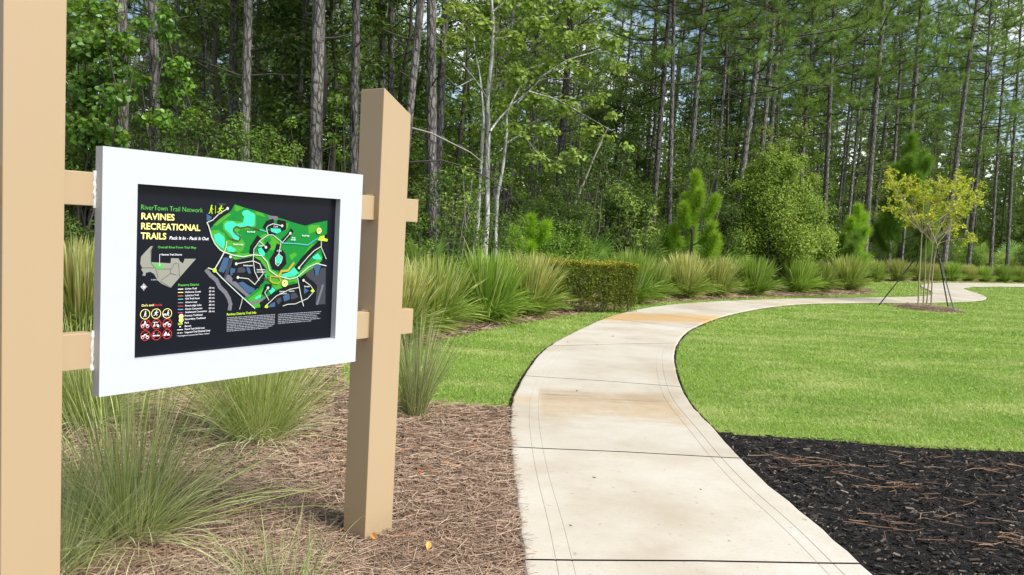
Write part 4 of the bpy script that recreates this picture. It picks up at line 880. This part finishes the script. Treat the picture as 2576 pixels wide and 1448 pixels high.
# ---- plants that stand out one by one
def px_blobs(L, D, jit=.6, flat=.8):
    return [(AT(u, v, D+rng.normal()*jit), (r*D/F, r*D/F, r*D/F*flat)) for u, v, r in L]
def local(a, base):
    for k in range(len(a.V)): a.V[k] = a.V[k]-np.asarray(base)
    return a
def px_plant(name, label, cat, blobs, base, size, per, lm, barkm='twig', r0=.02, kind='rh', asp=.55, up=.4, shell=.5, extra=None, parts=('foliage', 'stem')):
    a = Acc(); clump_leaves(a, blobs, per, size, up, 0, kind, asp, shell)
    stems(a, base, [b_[0] for b_ in blobs], r0)
    if extra: extra(a)
    o = thing(name, label, cat, base)
    for nm, me in split_mesh(local(a, base), list(parts), [M[lm], M[barkm]]): obj(nm, me, None, o)
    return o
px_plant('vine_thicket', 'dense thicket of round leaved vines beside the left post', 'vine', px_blobs([(190,40,55),(250,30,50),(215,120,55),(280,170,45),(195,230,60),(255,270,50),(225,340,55),(180,400,55),(285,350,40),(310,110,40),(170,140,50),(240,200,40),(175,310,45),(300,240,40),(270,100,40),(215,430,45)], 12.0, .5), G(230, 640)*0+np.array([AT(230, 300, 12.)[0], 12.2, -.05]), .085, 210, 'leaf_vine', kind='rd', asp=.85, up=.2, shell=.35, r0=.03)
px_plant('vine_curtain', 'yellowish vine hanging on the brown pine above the frame corner', 'vine', px_blobs([(420,90,32),(445,170,36),(430,240,38),(470,215,28),(405,300,34),(450,315,30),(412,40,32),(425,370,30),(480,290,24),(360,60,26),(355,200,24),(365,300,24)], 12.9, .3), np.array([AT(400, 300, 12.9)[0], 13.0, -.05]), .08, 170, 'leaf_vine', kind='rd', asp=.85, up=.2, shell=.3, r0=.025)
px_plant('wax_myrtle', 'fine leaved green bush right above the top edge of the frame', 'shrub', px_blobs([(590,340,40),(640,350,40),(690,370,35),(570,390,40),(640,400,40),(710,410,35),(600,300,22),(740,390,25),(680,330,22)], 13.2, .4), np.array([AT(640, 400, 13.2)[0], 13.2, -.05]), .06, 300, 'leaf_mid', up=.5)
px_plant('climbing_vine', 'leafy vine climbing between the thickest trunk and the tan post', 'vine', px_blobs([(845,300,22),(850,250,24),(835,350,24),(860,390,24),(740,370,20),(730,310,18),(860,200,16),(915,330,18)], 14.2, .3), np.array([AT(845, 400, 14.2)[0], 14.2, -.05]), .07, 210, 'leaf_mid', kind='rd', asp=.7, r0=.015)
px_plant('gallberry_bush', 'airy yellow green bush right of the tan post', 'shrub', px_blobs([(1140,470,34),(1120,510,32),(1175,500,30),(1150,540,34),(1105,560,28),(1165,430,24),(1195,545,24),(1130,580,28),(1190,440,16),(1210,480,14)], 13.6, .35), np.array([AT(1145, 600, 13.6)[0], 13.6, -.05]), .055, 150, 'leaf_pale', 'grey_twig', .012, shell=.2)
px_plant('bay_shrub', 'bright leaved shrub left of the white trunk foot behind the tall grass', 'shrub', px_blobs([(1060,560,26),(1045,600,24),(1075,620,26),(1050,500,16),(1055,640,24)], 13.0, .3), np.array([AT(1060, 640, 13.0)[0], 13.0, -.05]), .06, 190, 'leaf_mid')
px_plant('sweetbay_shrub', 'glossy pale shrub between the white tree and the pine pair', 'shrub', px_blobs([(1560,490,30),(1590,520,30),(1620,545,32),(1570,560,34),(1640,585,30),(1600,600,34),(1545,600,30),(1640,530,20),(1550,470,18)], 19.5, .5), np.array([AT(1595, 600, 19.5)[0], 19.5, -.05]), .09, 120, 'leaf_pale', up=.6)
px_plant('holly_bush', 'bright green bush at the foot of the white trunk', 'shrub', px_blobs([(1250,560,34),(1290,545,30),(1240,600,34),(1300,590,34),(1320,555,22),(1280,625,34)], 15.2, .4), np.array([AT(1275, 620, 15.2)[0], 15.2, -.05]), .06, 200, 'leaf_mid')
px_plant('low_thicket', 'dark green thicket filling the gap behind the palmetto', 'shrub', px_blobs([(1380,560,40),(1430,570,44),(1480,580,44),(1400,520,36),(1460,530,36),(1360,590,36),(1520,600,40),(1440,490,26),(1500,540,30)], 18.5, .7), np.array([AT(1440, 620, 18.5)[0], 18.5, -.05]), .075, 150, 'leaf_dark')
px_plant('round_shrub', 'large rounded olive green shrub standing behind the grasses', 'shrub', px_blobs([(1950,440,54),(1935,500,60),(1985,560,60),(1920,570,56),(1905,470,50),(2000,480,44),(1880,540,58),(1950,540,60),(2028,535,52),(1860,600,50),(1930,610,60),(2000,610,58),(2055,600,46),(1838,560,44),(1960,393,24),(1995,420,24),(1925,400,20),(1900,628,44),(1970,630,44),(2035,628,36),(1937,378,13),(1975,372,11),(2018,402,15),(2048,452,16),(1858,470,18),(1836,515,18),(2066,545,18),(2086,592,15),(1985,455,20),(1890,430,16),(2072,625,34),(1825,625,40)], 24.2, .3, .95), np.array([AT(1945, 640, 24.2)[0], 24.2, -.05]), .066, 900, 'leaf_oak', shell=.3, r0=.05)

# white-barked tree
D0 = 16.0; base_w = np.array([AT(1222, 560, D0)[0], D0, -.05]); a = Acc()
def pl(L, D, jit=0): return [AT(u, v, D+jit*rng.normal()) for u, v in L]
tr = [base_w]+pl([(1226,536),(1225,440),(1228,332),(1226,249),(1231,195),(1237,145),(1241,62),(1236,0),(1240,-70),(1236,-150)], D0)
tube(a, tr, [.062, .052, .05, .048, .043, .04, .037, .033, .03, .024, .014], 9, .5, 1, .05)
tube(a, [base_w+np.array([-.3, .1, 0])]+pl([(1201,577),(1205,480),(1212,375),(1216,300),(1208,200),(1190,100)], D0+.4), [.05, .045, .042, .038, .03, .022, .01], 8, .5, 1, .05)
tube(a, [base_w+np.array([.25, .2, 0])]+pl([(1250,500),(1266,415),(1274,340),(1274,290),(1285,262),(1310,215)], D0+.3), [.04, .036, .033, .03, .026, .02, .01], 8, .5, 1, .05)
for q, r in (([(1232,332),(1255,300),(1290,262),(1330,230)], .026), ([(1276,360),(1300,345),(1345,345)], .017), ([(1280,345),(1320,325),(1350,300)], .016), ([(1245,228),(1265,205),(1310,180),(1370,160)], .02), ([(1238,105),(1255,80),(1310,50),(1390,40)], .022), ([(1245,98),(1290,92)], .013), ([(1226,249),(1205,215),(1170,170),(1135,130),(1100,90)], .02), ([(1190,200),(1150,220),(1120,190)], .012), ([(1300,262),(1360,200),(1430,198),(1480,215)], .016), ([(1330,230),(1400,250),(1470,290),(1540,330)], .016), ([(1360,195),(1430,150),(1500,130),(1570,130)], .018), ([(1240,30),(1300,-20),(1380,-40)], .018), ([(1310,330),(1350,385),(1410,415)], .012), ([(1238,60),(1190,30),(1150,10)], .015)):
    tube(a, pl(q, D0-.1, .25), np.linspace(r, r*.3, len(q)), 6, .5, 1)
bl = px_blobs([(1150,100,42),(1130,180,34),(1210,60,44),(1290,100,50),(1350,60,52),(1420,100,54),(1480,90,46),(1540,110,38),(1380,170,52),(1460,180,46),(1300,190,46),(1350,250,52),(1270,270,32),(1420,270,46),(1500,250,38),(1560,170,30),(1300,330,38),(1370,330,42),(1175,240,26),(1190,320,24),(1480,330,38),(1540,290,26),(1580,372,22),(1440,390,38),(1100,130,28),(1250,10,54),(1330,0,56),(1430,20,56),(1500,20,44),(1530,345,26),(1400,420,30),(1350,400,30),(1160,20,40),(1100,50,34)], D0, .9, .6)
clump_leaves(a, bl, 85, .10, .9, 0, 'rd', .8, .1)
o = thing('white_barked_tree', 'white barked leafy tree with forking trunk right of the post', 'tree', base_w)
for nm, me in split_mesh(local(a, base_w), ['crown', 'trunk'], [M['leaf_pale'], M['pale_bark']]): obj(nm, me, None, o)

# fallen limbs
def limb(label, L, D, r, mat):
    a = Acc(); P = pl(L, D); tube(a, P, np.linspace(r, r*.35, len(P)), 6, .5, 0, .08)
    for k in range(2, len(P)-1):
        v = rng.normal(size=3)*.25; tube(a, [P[k], P[k]+v*.6, P[k]+v], [r*.4, r*.3, r*.1], 4, .5, 0)
    base = P[0]; me = local(a, base).mesh('bare_limb', True); o = obj('bare_limb', me, M[mat], None, base); tag(o, label, 'branch')
limb('pale bare limb arching down from behind the post top', [(1000,318),(1041,324),(1085,336),(1130,358),(1183,384),(1215,410)], 14.6, .022, 'grey_twig')
limb('dark bare limb sagging down to the bush by the white trunk', [(1000,412),(1041,408),(1110,404),(1183,424),(1240,455),(1285,490),(1307,519)], 14.4, .017, 'twig')
limb('pale dead sapling leaning right of the white tree', [(1440,530),(1465,470),(1495,395),(1520,340),(1530,320)], 19, .03, 'grey_twig')

# young pines
def young_pine(label, u, vtop, D, shoots, width, per=1., nl=.23, spread=.62, nm_='young_needle'):
    base = np.array([AT(u, vtop, D)[0], D, -.05]); H = AT(u, vtop, D)[2]+.05; a = Acc()
    tube(a, [(0, 0, 0), (.02, .02, H*.5), (0, 0, H-.08)], [.05, .035, .012], 7, .5, 1)
    lines = [[(0, 0, H*.55), (0, 0, H-.1)]]
    for k in range(shoots):
        z = H*(.12+.66*(k+rng.random())/shoots); az = k*2.4+rng.normal()*.3; L = width*.5*(1.1-.75*z/H)*(.75+.5*rng.random())+.15; d = np.array([math.cos(az), math.sin(az), 0])
        p0 = np.array([0, 0, z]); p1 = p0+d*L*.6+np.array([0, 0, L*.3]); p2 = p0+d*L*.85+np.array([0, 0, L*.95]); tube(a, [p0, p1, p2], [.02, .014, .007], 5, .5, 1); lines.append([p0*.5+p1*.5, p1, p2])
    for Ln in lines:
        Ln = np.array(Ln); A = arc(Ln); n = int(2100*per*A[-1]); s = A[-1]*rng.random(n)**.8; b_ = np.stack([np.interp(s, A, Ln[:, c]) for c in range(3)], -1)
        ax = nrm(np.gradient(Ln, axis=0)); dd = np.stack([np.interp(s, A, ax[:, c]) for c in range(3)], -1)
        needles(a, b_, dd*.9, nl, .0105, spread, 0, np.clip(.15+.75*rng.random(n)*(.5+.5*s/A[-1]), 0, 1))
    o = thing('young_pine', label, 'tree', base)
    for nm, me in split_mesh(a, ['crown', 'trunk'], [M[nm_], M['twig']]): obj(nm, me, None, o)
young_pine('bright green young pine left of the round shrub', 1752, 432, 20.2, 12, 1.2, 1.5, .24, .66)
young_pine('smallest young pine between the round shrub and the yellow tree', 2160, 515, 30.5, 9, .9, 1.3, .32, .85)
young_pine('tall young pine right behind the yellow tree', 2296, 340, 35, 22, 2.3, 1.3, .42, .95, 'sapling_needle')
young_pine('pine sprout behind the palmetto by the white trunk', 1338, 540, 16.8, 7, .8)
young_pine('low young pine right of the round shrub', 2105, 600, 28.5, 8, 1.6, 1.2, .34, .95, 'sapling_needle')

# palmettos
def palmetto_variant(seed, n=16, R=.85):
    global rng
    keep = rng; rng = np.random.default_rng(seed); a = Acc()
    for i in range(n):
        az = i*2.4+rng.normal()*.2; el = .25+1.15*rng.random(); L = R*(.5+.35*rng.random()); d = np.array([math.cos(az)*math.cos(el), math.sin(az)*math.cos(el), math.sin(el)]); c = d*L
        tube(a, [(0, 0, 0), c*.5+np.array([0, 0, .05]), c], [.012, .009, .007], 4, .5, 1)
        s = nrm(np.cross(d, [0, 0, 1.])); u = np.cross(s, d); fl = .42*R+.16*rng.random(); tb = rng.random()
        th = np.linspace(-1.8, 1.8, 19); V = []
        for q in th:
            v = d*math.cos(q)+s*math.sin(q); p = np.cross(nrm(v), u)*.021; m_ = c+v*fl*.6+u*.02; e = c+v*fl*(1.0-.12*abs(q)/1.9)-np.array([0, 0, .04+.10*rng.random()])*fl
            V.append([c, m_-p, e, m_+p])
        n_ = len(th); a.add(np.array(V).reshape(-1, 3), np.arange(4*n_).reshape(-1, 4), np.clip(tb*.5+.5*np.repeat(rng.random(n_), 4), 0, 1), 0)
    rng = keep; return split_mesh(a, ['fan_leaves', 'stalk'], [M['palm'], M['palm']])
pv = [palmetto_variant(k, 15+3*k, 1.0) for k in range(3)]
for k, (lab, u, v, s) in enumerate([('large pale palmetto fanning out above the hedge', 1410, 745, 1.25), ('palmetto partly hidden behind the hedge right end', 1480, 742, 1.1), ('palmetto behind the first tall grass clump by the post', 1070, 790, .85), ('palmetto below the white trunk behind the grasses', 1205, 755, .9), ('palmetto under the round shrub right side', 2090, 710, 1.2), ('palmetto left of the tree straps', 2255, 690, 1.3), ('palmetto behind the yellow tree stems', 2385, 690, 1.4), ('palmetto with drooping fans right of the yellow tree', 2440, 690, 1.6), ('palmetto at the right edge among the far grasses', 2540, 692, 1.5), ('palmetto at the foot of the bright young pine', 1700, 728, 1.1), ('palmetto just left of the round shrub foot', 1815, 722, 1.1), ('palmetto between the hedge and the bright young pine', 1640, 728, 1.1)]):
    g_ = G(u, v); place('palmetto', lab, 'palmetto', pv[k % 3], (g_[0], g_[1], -.02), k*1.3, s*1.22, 'saw palmettos')

# clipped hedge
hd = nrm(np.array([1.77-.06, 15.0-11.82, 0])); h0 = np.array([1.02, 14.55, 0]); hl = np.array([hd[0], hd[1], 0]); hx = np.array([1., .35, 0]); hx /= np.linalg.norm(hx); hy = np.array([-hx[1], hx[0], 0])
hb0 = G(1380, 782); hb0[2] = 0; hlen = 1.75; hdep = .75; ht = CAMH-(657-575)*15.2/F; a = Acc(); n = 21000
nc = 1500; cc = rng.random((nc, 3)); P = np.clip(cc[rng.integers(0, nc, n)]+rng.normal(size=(n, 3))*np.array([.012, .02, .022]), 0, 1); face = rng.random(n)
P[:, 1] = np.where(face < .5, .12*rng.random(n), P[:, 1]); P[:, 2] = np.where((face > .5) & (face < .8), 1-.1*rng.random(n)**1.5, P[:, 2]); P[:, 0] = np.where(face > .93, 1-.08*rng.random(n), np.where(face > .86, .08*rng.random(n), P[:, 0]))
lump = .035*np.sin(P[:, 0]*9)+.02*np.sin(P[:, 0]*23+2)
zz = .02+(ht-.02)*P[:, 2]+.5*lump*(P[:, 2] > .85)+rng.normal(size=n)*.008
thin = rng.random(n) < np.clip((zz+.1)/.4, .3, 1)
W_ = hx[None]*(P[:, :1]*hlen)+hy[None]*((P[:, 1]*hdep+lump+.015*rng.normal(size=n))[:, None]); W_[:, 2] = zz
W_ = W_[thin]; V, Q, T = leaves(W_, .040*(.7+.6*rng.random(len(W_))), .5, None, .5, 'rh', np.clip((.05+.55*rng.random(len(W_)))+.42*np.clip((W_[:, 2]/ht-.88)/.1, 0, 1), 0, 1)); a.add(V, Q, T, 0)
for k in range(14):
    b_ = hx*(hlen*(k+.5)/14)+hy*(hdep*(.2+.5*rng.random())); stems(a, b_+np.array([0, 0, -.05]), [b_+np.array([rng.normal()*.1, rng.normal()*.1, ht*.75]) for _ in range(3)], .012)
o = thing('clipped_hedge', 'low boxy clipped hedge with yellowish top between tall grasses', 'hedge', hb0)
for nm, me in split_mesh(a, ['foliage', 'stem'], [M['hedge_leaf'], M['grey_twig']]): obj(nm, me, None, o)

# tall ornamental grasses
def clump(seed, n, H, wid, dry_share, grad, w_=.0145):
    global rng
    keep = rng; rng = np.random.default_rng(seed); a = Acc()
    r = .19*np.sqrt(rng.random(n)); az = rng.random(n)*6.283; base = np.stack([r*np.cos(az), r*np.sin(az), np.full(n, -.05)], -1)
    az = az+rng.normal(size=n)*.4; k = rng.random(n); low = rng.random(n) < .42                    # upright heart, arching flanks
    lean = np.where(low, .36+.36*k, .02+wid*.72*k); L = H*np.where(low, .52+.32*rng.random(n), .80+.28*rng.random(n)); droop = np.where(low, .25+.42*rng.random(n), .01+(.04+.30*k)*rng.random(n)**1.3)
    T = .58*rng.random(n); T = np.where(rng.random(n) < dry_share, .78+.22*rng.random(n), T)
    T = np.where(low, T*.6, T); V, Q, T = blades(base, az, L, w_*(.55+.7*rng.random(n)), lean, droop, 7, T, np.repeat(np.where(low, .15, grad), 16)); a.add(V, Q, T)  # low blades tinted darker: shade at the clump's foot put into their colour
    n2 = n//5; az = rng.random(n2)*6.283; r = .12+.12*rng.random(n2); base = np.stack([r*np.cos(az), r*np.sin(az), np.full(n2, -.04)], -1)       # dead skirt
    V, Q, T = blades(base, az+rng.normal(size=n2)*.4, .2+.28*rng.random(n2), .009*np.ones(n2), .55+.4*rng.random(n2), .3+.35*rng.random(n2), 5, .72+.25*rng.random(n2)); a.add(V, Q, T)
    n3 = 9; az = rng.random(n3)*6.283; base = np.zeros((n3, 3))                                                                              # long flower stalks
    V, Q, T = blades(base, az, H*(1.15+.3*rng.random(n3)), .005*np.ones(n3), .1+.5*rng.random(n3), .15+.2*rng.random(n3), 6, .85+.15*rng.random(n3)); a.add(V, Q, T)
    rng = keep; return a
gv = {}
for k, (nm, mt, ds, wid, gr_) in enumerate([('g0', 'tall_green', .05, .56, .25), ('g1', 'tall_green', .07, .52, .32), ('o0', 'tall_olive', .12, .64, .35), ('o1', 'tall_olive', .09, .56, .3), ('d0', 'tall_dry', .16, .60, .50), ('d1', 'tall_dry', .12, .58, .42)]):
    a = clump(300+k, 1020, 1.10, wid, ds, gr_); me = a.mesh('grass_clump'); me.materials.append(M[mt]); gv[nm] = me
clumps = [
 ('olive clump of tall grass nearest the right side of the post', 1100, 832, 'o0', 1.0), ('dry tan clump mostly hidden behind the post', 1008, 866, 'd0', .95), ('bright green tall grass clump left of the tan clump by the hedge', 1244, 810, 'g0', 1.04), ('tan topped tall grass clump against the hedge left end', 1348, 794, 'd1', 1.02),
 ('bright green tall grass clump against the hedge right end', 1605, 762, 'g1', 1.06), ('smaller green grass clump second right of the hedge', 1662, 753, 'o1', .84), ('tan dry grass clump third right of the hedge', 1742, 749, 'd0', 1.0), ('golden grass clump fourth right of the hedge', 1820, 744, 'd1', 1.0),
 ('wide green grass clump below the round shrub left half', 1913, 741, 'g0', 1.02), ('dark green grass clump below the round shrub right half', 2027, 735, 'g1', 1.05), ('olive grass clump squeezed beside the last clump of the bed', 2080, 733, 'o1', .95), ('large olive grass clump at the near bed corner', 2150, 729, 'o0', 1.12),
 ('far olive grass clump first after the gap in the bed', 2216, 709, 'o1', .86), ('far tan grass clump left of the tree stems', 2272, 707.5, 'd1', .9), ('far olive grass clump right behind the tree stems', 2326, 706, 'o0', .82), ('far tan grass clump between the straps', 2362, 706, 'd1', .78), ('far bright green clump just right of the straps', 2406, 707, 'g0', .88), ('small far tan clump between two green ones', 2450, 707.5, 'd0', .78), ('far green clump second right of the straps', 2490, 708.5, 'g1', .78), ('far green clump near the right picture edge', 2536, 710, 'g0', .86), ('far olive clump cut by the right picture edge', 2577, 711, 'o1', .8),
 ('tan tall grass seen between the left post and the frame', 196, 858, 'd0', 1.02), ('green tall grass seen between the left post and the frame', 150, 835, 'o0', 1.0)]
for k, (lab, u, v, mt, s) in enumerate(clumps):
    g_ = G(u, v); o = obj('tall_grass_clump', gv[mt], None, None, (g_[0]-.12, g_[1]+.28, -.01)); o.rotation_euler = (0, 0, k*1.7); o.scale = (s, s, s*(.96+.08*random.random())); tag(o, lab, 'grass', 'tall grass clumps along the bed')
for k, (x, y) in enumerate([(-2.3, 9.4), (-3.5, 9.1)]):
    o = obj('tall_grass_clump', gv[('g0', 'd1')[k]], None, None, (x, y, -.01)); o.rotation_euler = (0, 0, k+.5); tag(o, ('green', 'tan')[k]+' tall grass clump standing behind the sign panel', 'grass', 'tall grass clumps along the bed')

# fine wiry grass in the pine straw
def fine_clump(label, u, v, n, H, wid, mt, w_=.0022, dry=.12, thr=.13):
    g_ = G(u, v); r = thr*np.sqrt(rng.random(n)); az = rng.random(n)*6.283; base = np.stack([r*np.cos(az), r*np.sin(az), np.full(n, -.03)], -1); az = az+rng.normal(size=n)*.55
    L = H*(.5+.6*rng.random(n)); lean = np.clip(.05+wid*rng.random(n), 0, .93); droop = .03+.34*rng.random(n)*np.clip(lean*1.3, .15, 1)
    T = np.where(rng.random(n) < dry, .8+.2*rng.random(n), .08+.72*rng.random(n)); a = Acc()
    V, Q, T = blades(base, az, L, w_*(.6+.7*rng.random(n)), lean, droop, 6, T); a.add(V, Q, T)
    n2 = n//7; az = rng.random(n2)*6.283; r = thr*(.6+.7*rng.random(n2)); base = np.stack([r*np.cos(az), r*np.sin(az), np.full(n2, -.02)], -1)
    V, Q, T = blades(base, az+rng.normal(size=n2)*.6, H*(.25+.3*rng.random(n2)), w_*np.ones(n2)*1.2, .55+.35*rng.random(n2), .3+.3*rng.random(n2), 5, .88+.12*rng.random(n2)); a.add(V, Q, T)
    o = obj('wire_grass', a.mesh('wire_grass'), M[mt], None, (g_[0], g_[1], -.01)); tag(o, label, 'grass', 'fine grass tufts in the pine straw')
fine_clump('large spraying fine grass tuft below the left half of the frame', 318, 1338, 720, .88, .95, 'fine_green', .0034, .3)
fine_clump('upright green fine grass tuft below the right half of the frame', 650, 1098, 1300, .95, .66, 'fine_green', .0036, thr=.15)
fine_clump('fine grass tuft behind the large one near the left post', 215, 1062, 1300, .8, .85, 'fine_green', .0036)
fine_clump('thin grey fine grass tuft just right of the tan post', 1042, 1040, 520, .86, .42, 'fine_grey', .0032, .2, .07)
fine_clump('sparse pale fine grass at the bottom edge left of the post', 705, 1500, 230, .40, .9, 'fine_grey', .0022, .1, .13)
fine_clump('dull fine grass tuft between the panel and the lawn corner', 420, 960, 1100, .75, .8, 'fine_green', .004)
fine_clump('wispy fine grass tuft at the left post foot', 118, 1440, 700, .6, .8, 'fine_grey', .0016, .1, .1)

# yellow tree held by straps, on its ring of straw
gb = G(2330, 771); Dy = gb[1]; base_y = np.array([gb[0], gb[1], 0.]); a = Acc(); forks = []
for k, (bu, bv, L) in enumerate([(2310, 770, [(2313,690),(2316,640),(2319,588)]), (2322.5, 769, [(2327,690),(2328,640),(2330,604)]), (2331, 770, [(2338,690),(2343,650),(2346,614)]), (2342.6, 772, [(2345,700),(2350,650),(2358,618)])]):
    Dk = Dy+(-.25, .25, .1, -.15)[k]; P = [np.array([AT(bu, bv, Dk)[0], Dk, -.03])]+[AT(u, v, Dk) for u, v in L]
    tube(a, P, [.021, .018, .016, .012], 7, .5, 1, .05); forks.append(P[-1])
tips = [(2224,428),(2236,442),(2250,470),(2266,452),(2238,520),(2290,455),(2310,470),(2330,455),(2350,470),(2375,452),(2400,446),(2422,448),(2444,458),(2472,485),(2458,512),(2428,540),(2402,562),(2380,520),(2290,520),(2268,545),(2300,560),(2360,500),(2412,490),(2444,498),(2262,490),(2345,540),(2320,500),(2440,600),(2300,480),(2390,470),(2280,470),(2365,455),(2430,475),(2462,470)]
LP_, LT = [], []
for k, (u, v) in enumerate(tips):
    e = AT(u, v, Dy+rng.normal()*.55); f0 = forks[int(np.argmin([abs(np.dot(f-e, [1, 0, 0])) for f in forks]))] if k % 3 else forks[k % 4]
    mid = f0*.45+e*.55+rng.normal(size=3)*.06; P = np.array([f0, f0*.75+mid*.25+np.array([0, 0, .04]), mid, e*.6+mid*.4, e]); tube(a, P, [.010, .0085, .007, .005, .003], 5, .5, 1)
    for q in range(9):
        s = .45+.55*rng.random(); i0 = min(3, int(s*4)); p = P[i0]+(P[i0+1]-P[i0])*(s*4-i0); dv = nrm(nrm(e-f0)*.5+rng.normal(size=3)*.7)*(.12+.22*rng.random()); tube(a, [p, p+dv*.5, p+dv], [.0035, .003, .0015], 3, .5, 1)
        m_ = int(4+14*s); LP_.append(p+dv[None]*(.25+.8*rng.random((m_, 1)))+rng.normal(size=(m_, 3))*.035)
LP_ = np.concatenate(LP_); V, Q, T = leaves(LP_, .078*(.6+.7*rng.random(len(LP_))), .6, None, .5, 'rh'); a.add(V, Q, T, 0)
o = thing('crape_myrtle', 'small yellow leaved multi stemmed tree strapped on the lawn', 'tree', base_y)
for nm, me in split_mesh(local(a, base_y), ['crown', 'stem'], [M['leaf_yellow'], M['myrtle_bark']]): obj(nm, me, None, o)
def strap(label, g1, p2, D2, tail):
    A = G(*g1); B = AT(*p2, D2); a = Acc(); d = nrm(B-A); s = nrm(np.cross(d, [0, 1., .2])); n_ = np.cross(d, s)
    for (p, q) in ((A+np.array([0, 0, -.06]), B),):
        V = []
        for x in (p, (p+q)/2-np.array([0, 0, .01]), q): V += [x-s*.016-n_*.001, x+s*.016-n_*.001, x+s*.016+n_*.001, x-s*.016+n_*.001]
        Q = [[i*4+j, i*4+(j+1) % 4, i*4+4+(j+1) % 4, i*4+4+j] for i in range(2) for j in range(4)]; a.add(V, Q)
    o = thing('guy_strap', label, 'strap', A)
    obj('webbing', local(a, A).mesh('webbing'), M['strap'], o)
    k_ = Acc(); c = A+(B-A)*.93; tube(k_, [c-d*.06, c-d*.05, c+d*.05, c+d*.06], [.008, .026, .026, .008], 8); obj('buckle', local(k_, A).mesh('buckle'), M['strap'], o)
    if tail:
        t_ = Acc(); tube(t_, [B-d*.05, B+np.array([.05, 0, -.02]), B+np.array([.06, .02, -.14]), B+np.array([.03, .02, -.24])], [.014, .014, .013, .01], 5); obj('strap_tail', local(t_, A).mesh('strap_tail'), M['strap'], o)
    lp = Acc(); f = forks[0 if tail else 3]; tube(lp, [B, B*.5+f*.5+np.array([0, 0, .02]), np.array([f[0], f[1], B[2]+.04])], [.012, .010, .010], 5); obj('strap_loop', local(lp, A).mesh('strap_loop'), M['strap'], o)
strap('black guy strap running down left from the yellow tree', (2208, 767), (2305, 648), Dy-.1, True)
strap('black guy strap right of the yellow tree stems, shorter one behind', (2386, 771), (2358, 625), Dy+.1, False)
strap('black guy strap right of the yellow tree stems, longest in front', (2403, 785), (2360, 634), Dy-.2, False)
th = np.linspace(0, 2*PI, 40, endpoint=False); V = [(0, 0, .05)]
for k, (r, z) in enumerate(((.35, .055), (.6, .04), (.8, -.03))): V += [(r*1.02*math.cos(q)*(1+.05*math.sin(3*q+1)), r*math.sin(q)*(1+.06*math.sin(2*q)), z+.008*math.sin(7*q+k)) for q in th]
Q = []; Tq = [[0, 1+i, 1+(i+1) % 40] for i in range(40)]
for k in range(2): Q += [[1+k*40+i, 41+k*40+i, 41+k*40+(i+1) % 40, 1+k*40+(i+1) % 40] for i in range(40)]
gr = G(2334, 775); struct(obj('mulch_ring', build('mulch_ring', V, [Tq, Q], smooth=True), M['straw_soil'], None, (gr[0], gr[1], -.02)))
a = Acc(); n = 2600; r = .82*np.sqrt(rng.random(n)); q = rng.random(n)*6.283
for i in range(n):
    L = .1+.1*rng.random(); az = rng.random()*6.28; c = np.array([r[i]*math.cos(q[i]), r[i]*math.sin(q[i]), .062-.09*max(0, r[i]-.5)/.3*.8+.02*rng.random()]); d = np.array([math.cos(az), math.sin(az), rng.normal()*.12])*L/2; s = np.array([-math.sin(az), math.cos(az), 0])*.003
    a.add([c-d-s, c-d+s, c+d+s, c+d-s], [[0, 1, 2, 3]], min(.97, rng.random()))
stuff(obj('ring_straw', a.mesh('ring_straw'), M['straw'], None, (gr[0], gr[1], -.02)))

# a few fallen leaves
M['dead_leaf'] = leaf_mat('fallen_leaf', [(0, (.32, .07, .03)), (1, (.42, .20, .07))], .1)
for lab, u, v, tn in (('small red fallen leaf on the straw right of the post', 1058, 1118, 0.), ('orange fallen leaf on the straw near the post foot', 1078, 1372, 1.), ('small orange leaf lying against the post foot', 940, 1349, .8), ('small reddish leaf on the straw between post and path', 1056, 1185, .2)):
    g_ = G(u, v, .02); V, Q, T = leaves(np.zeros((1, 3)), .055, 3., None, .5, 'rd', np.array([tn])); o = obj('fallen_leaf', build('fallen_leaf', V, [Q], T), M['dead_leaf'], None, g_); tag(o, lab, 'leaf', 'fallen leaves on the straw')
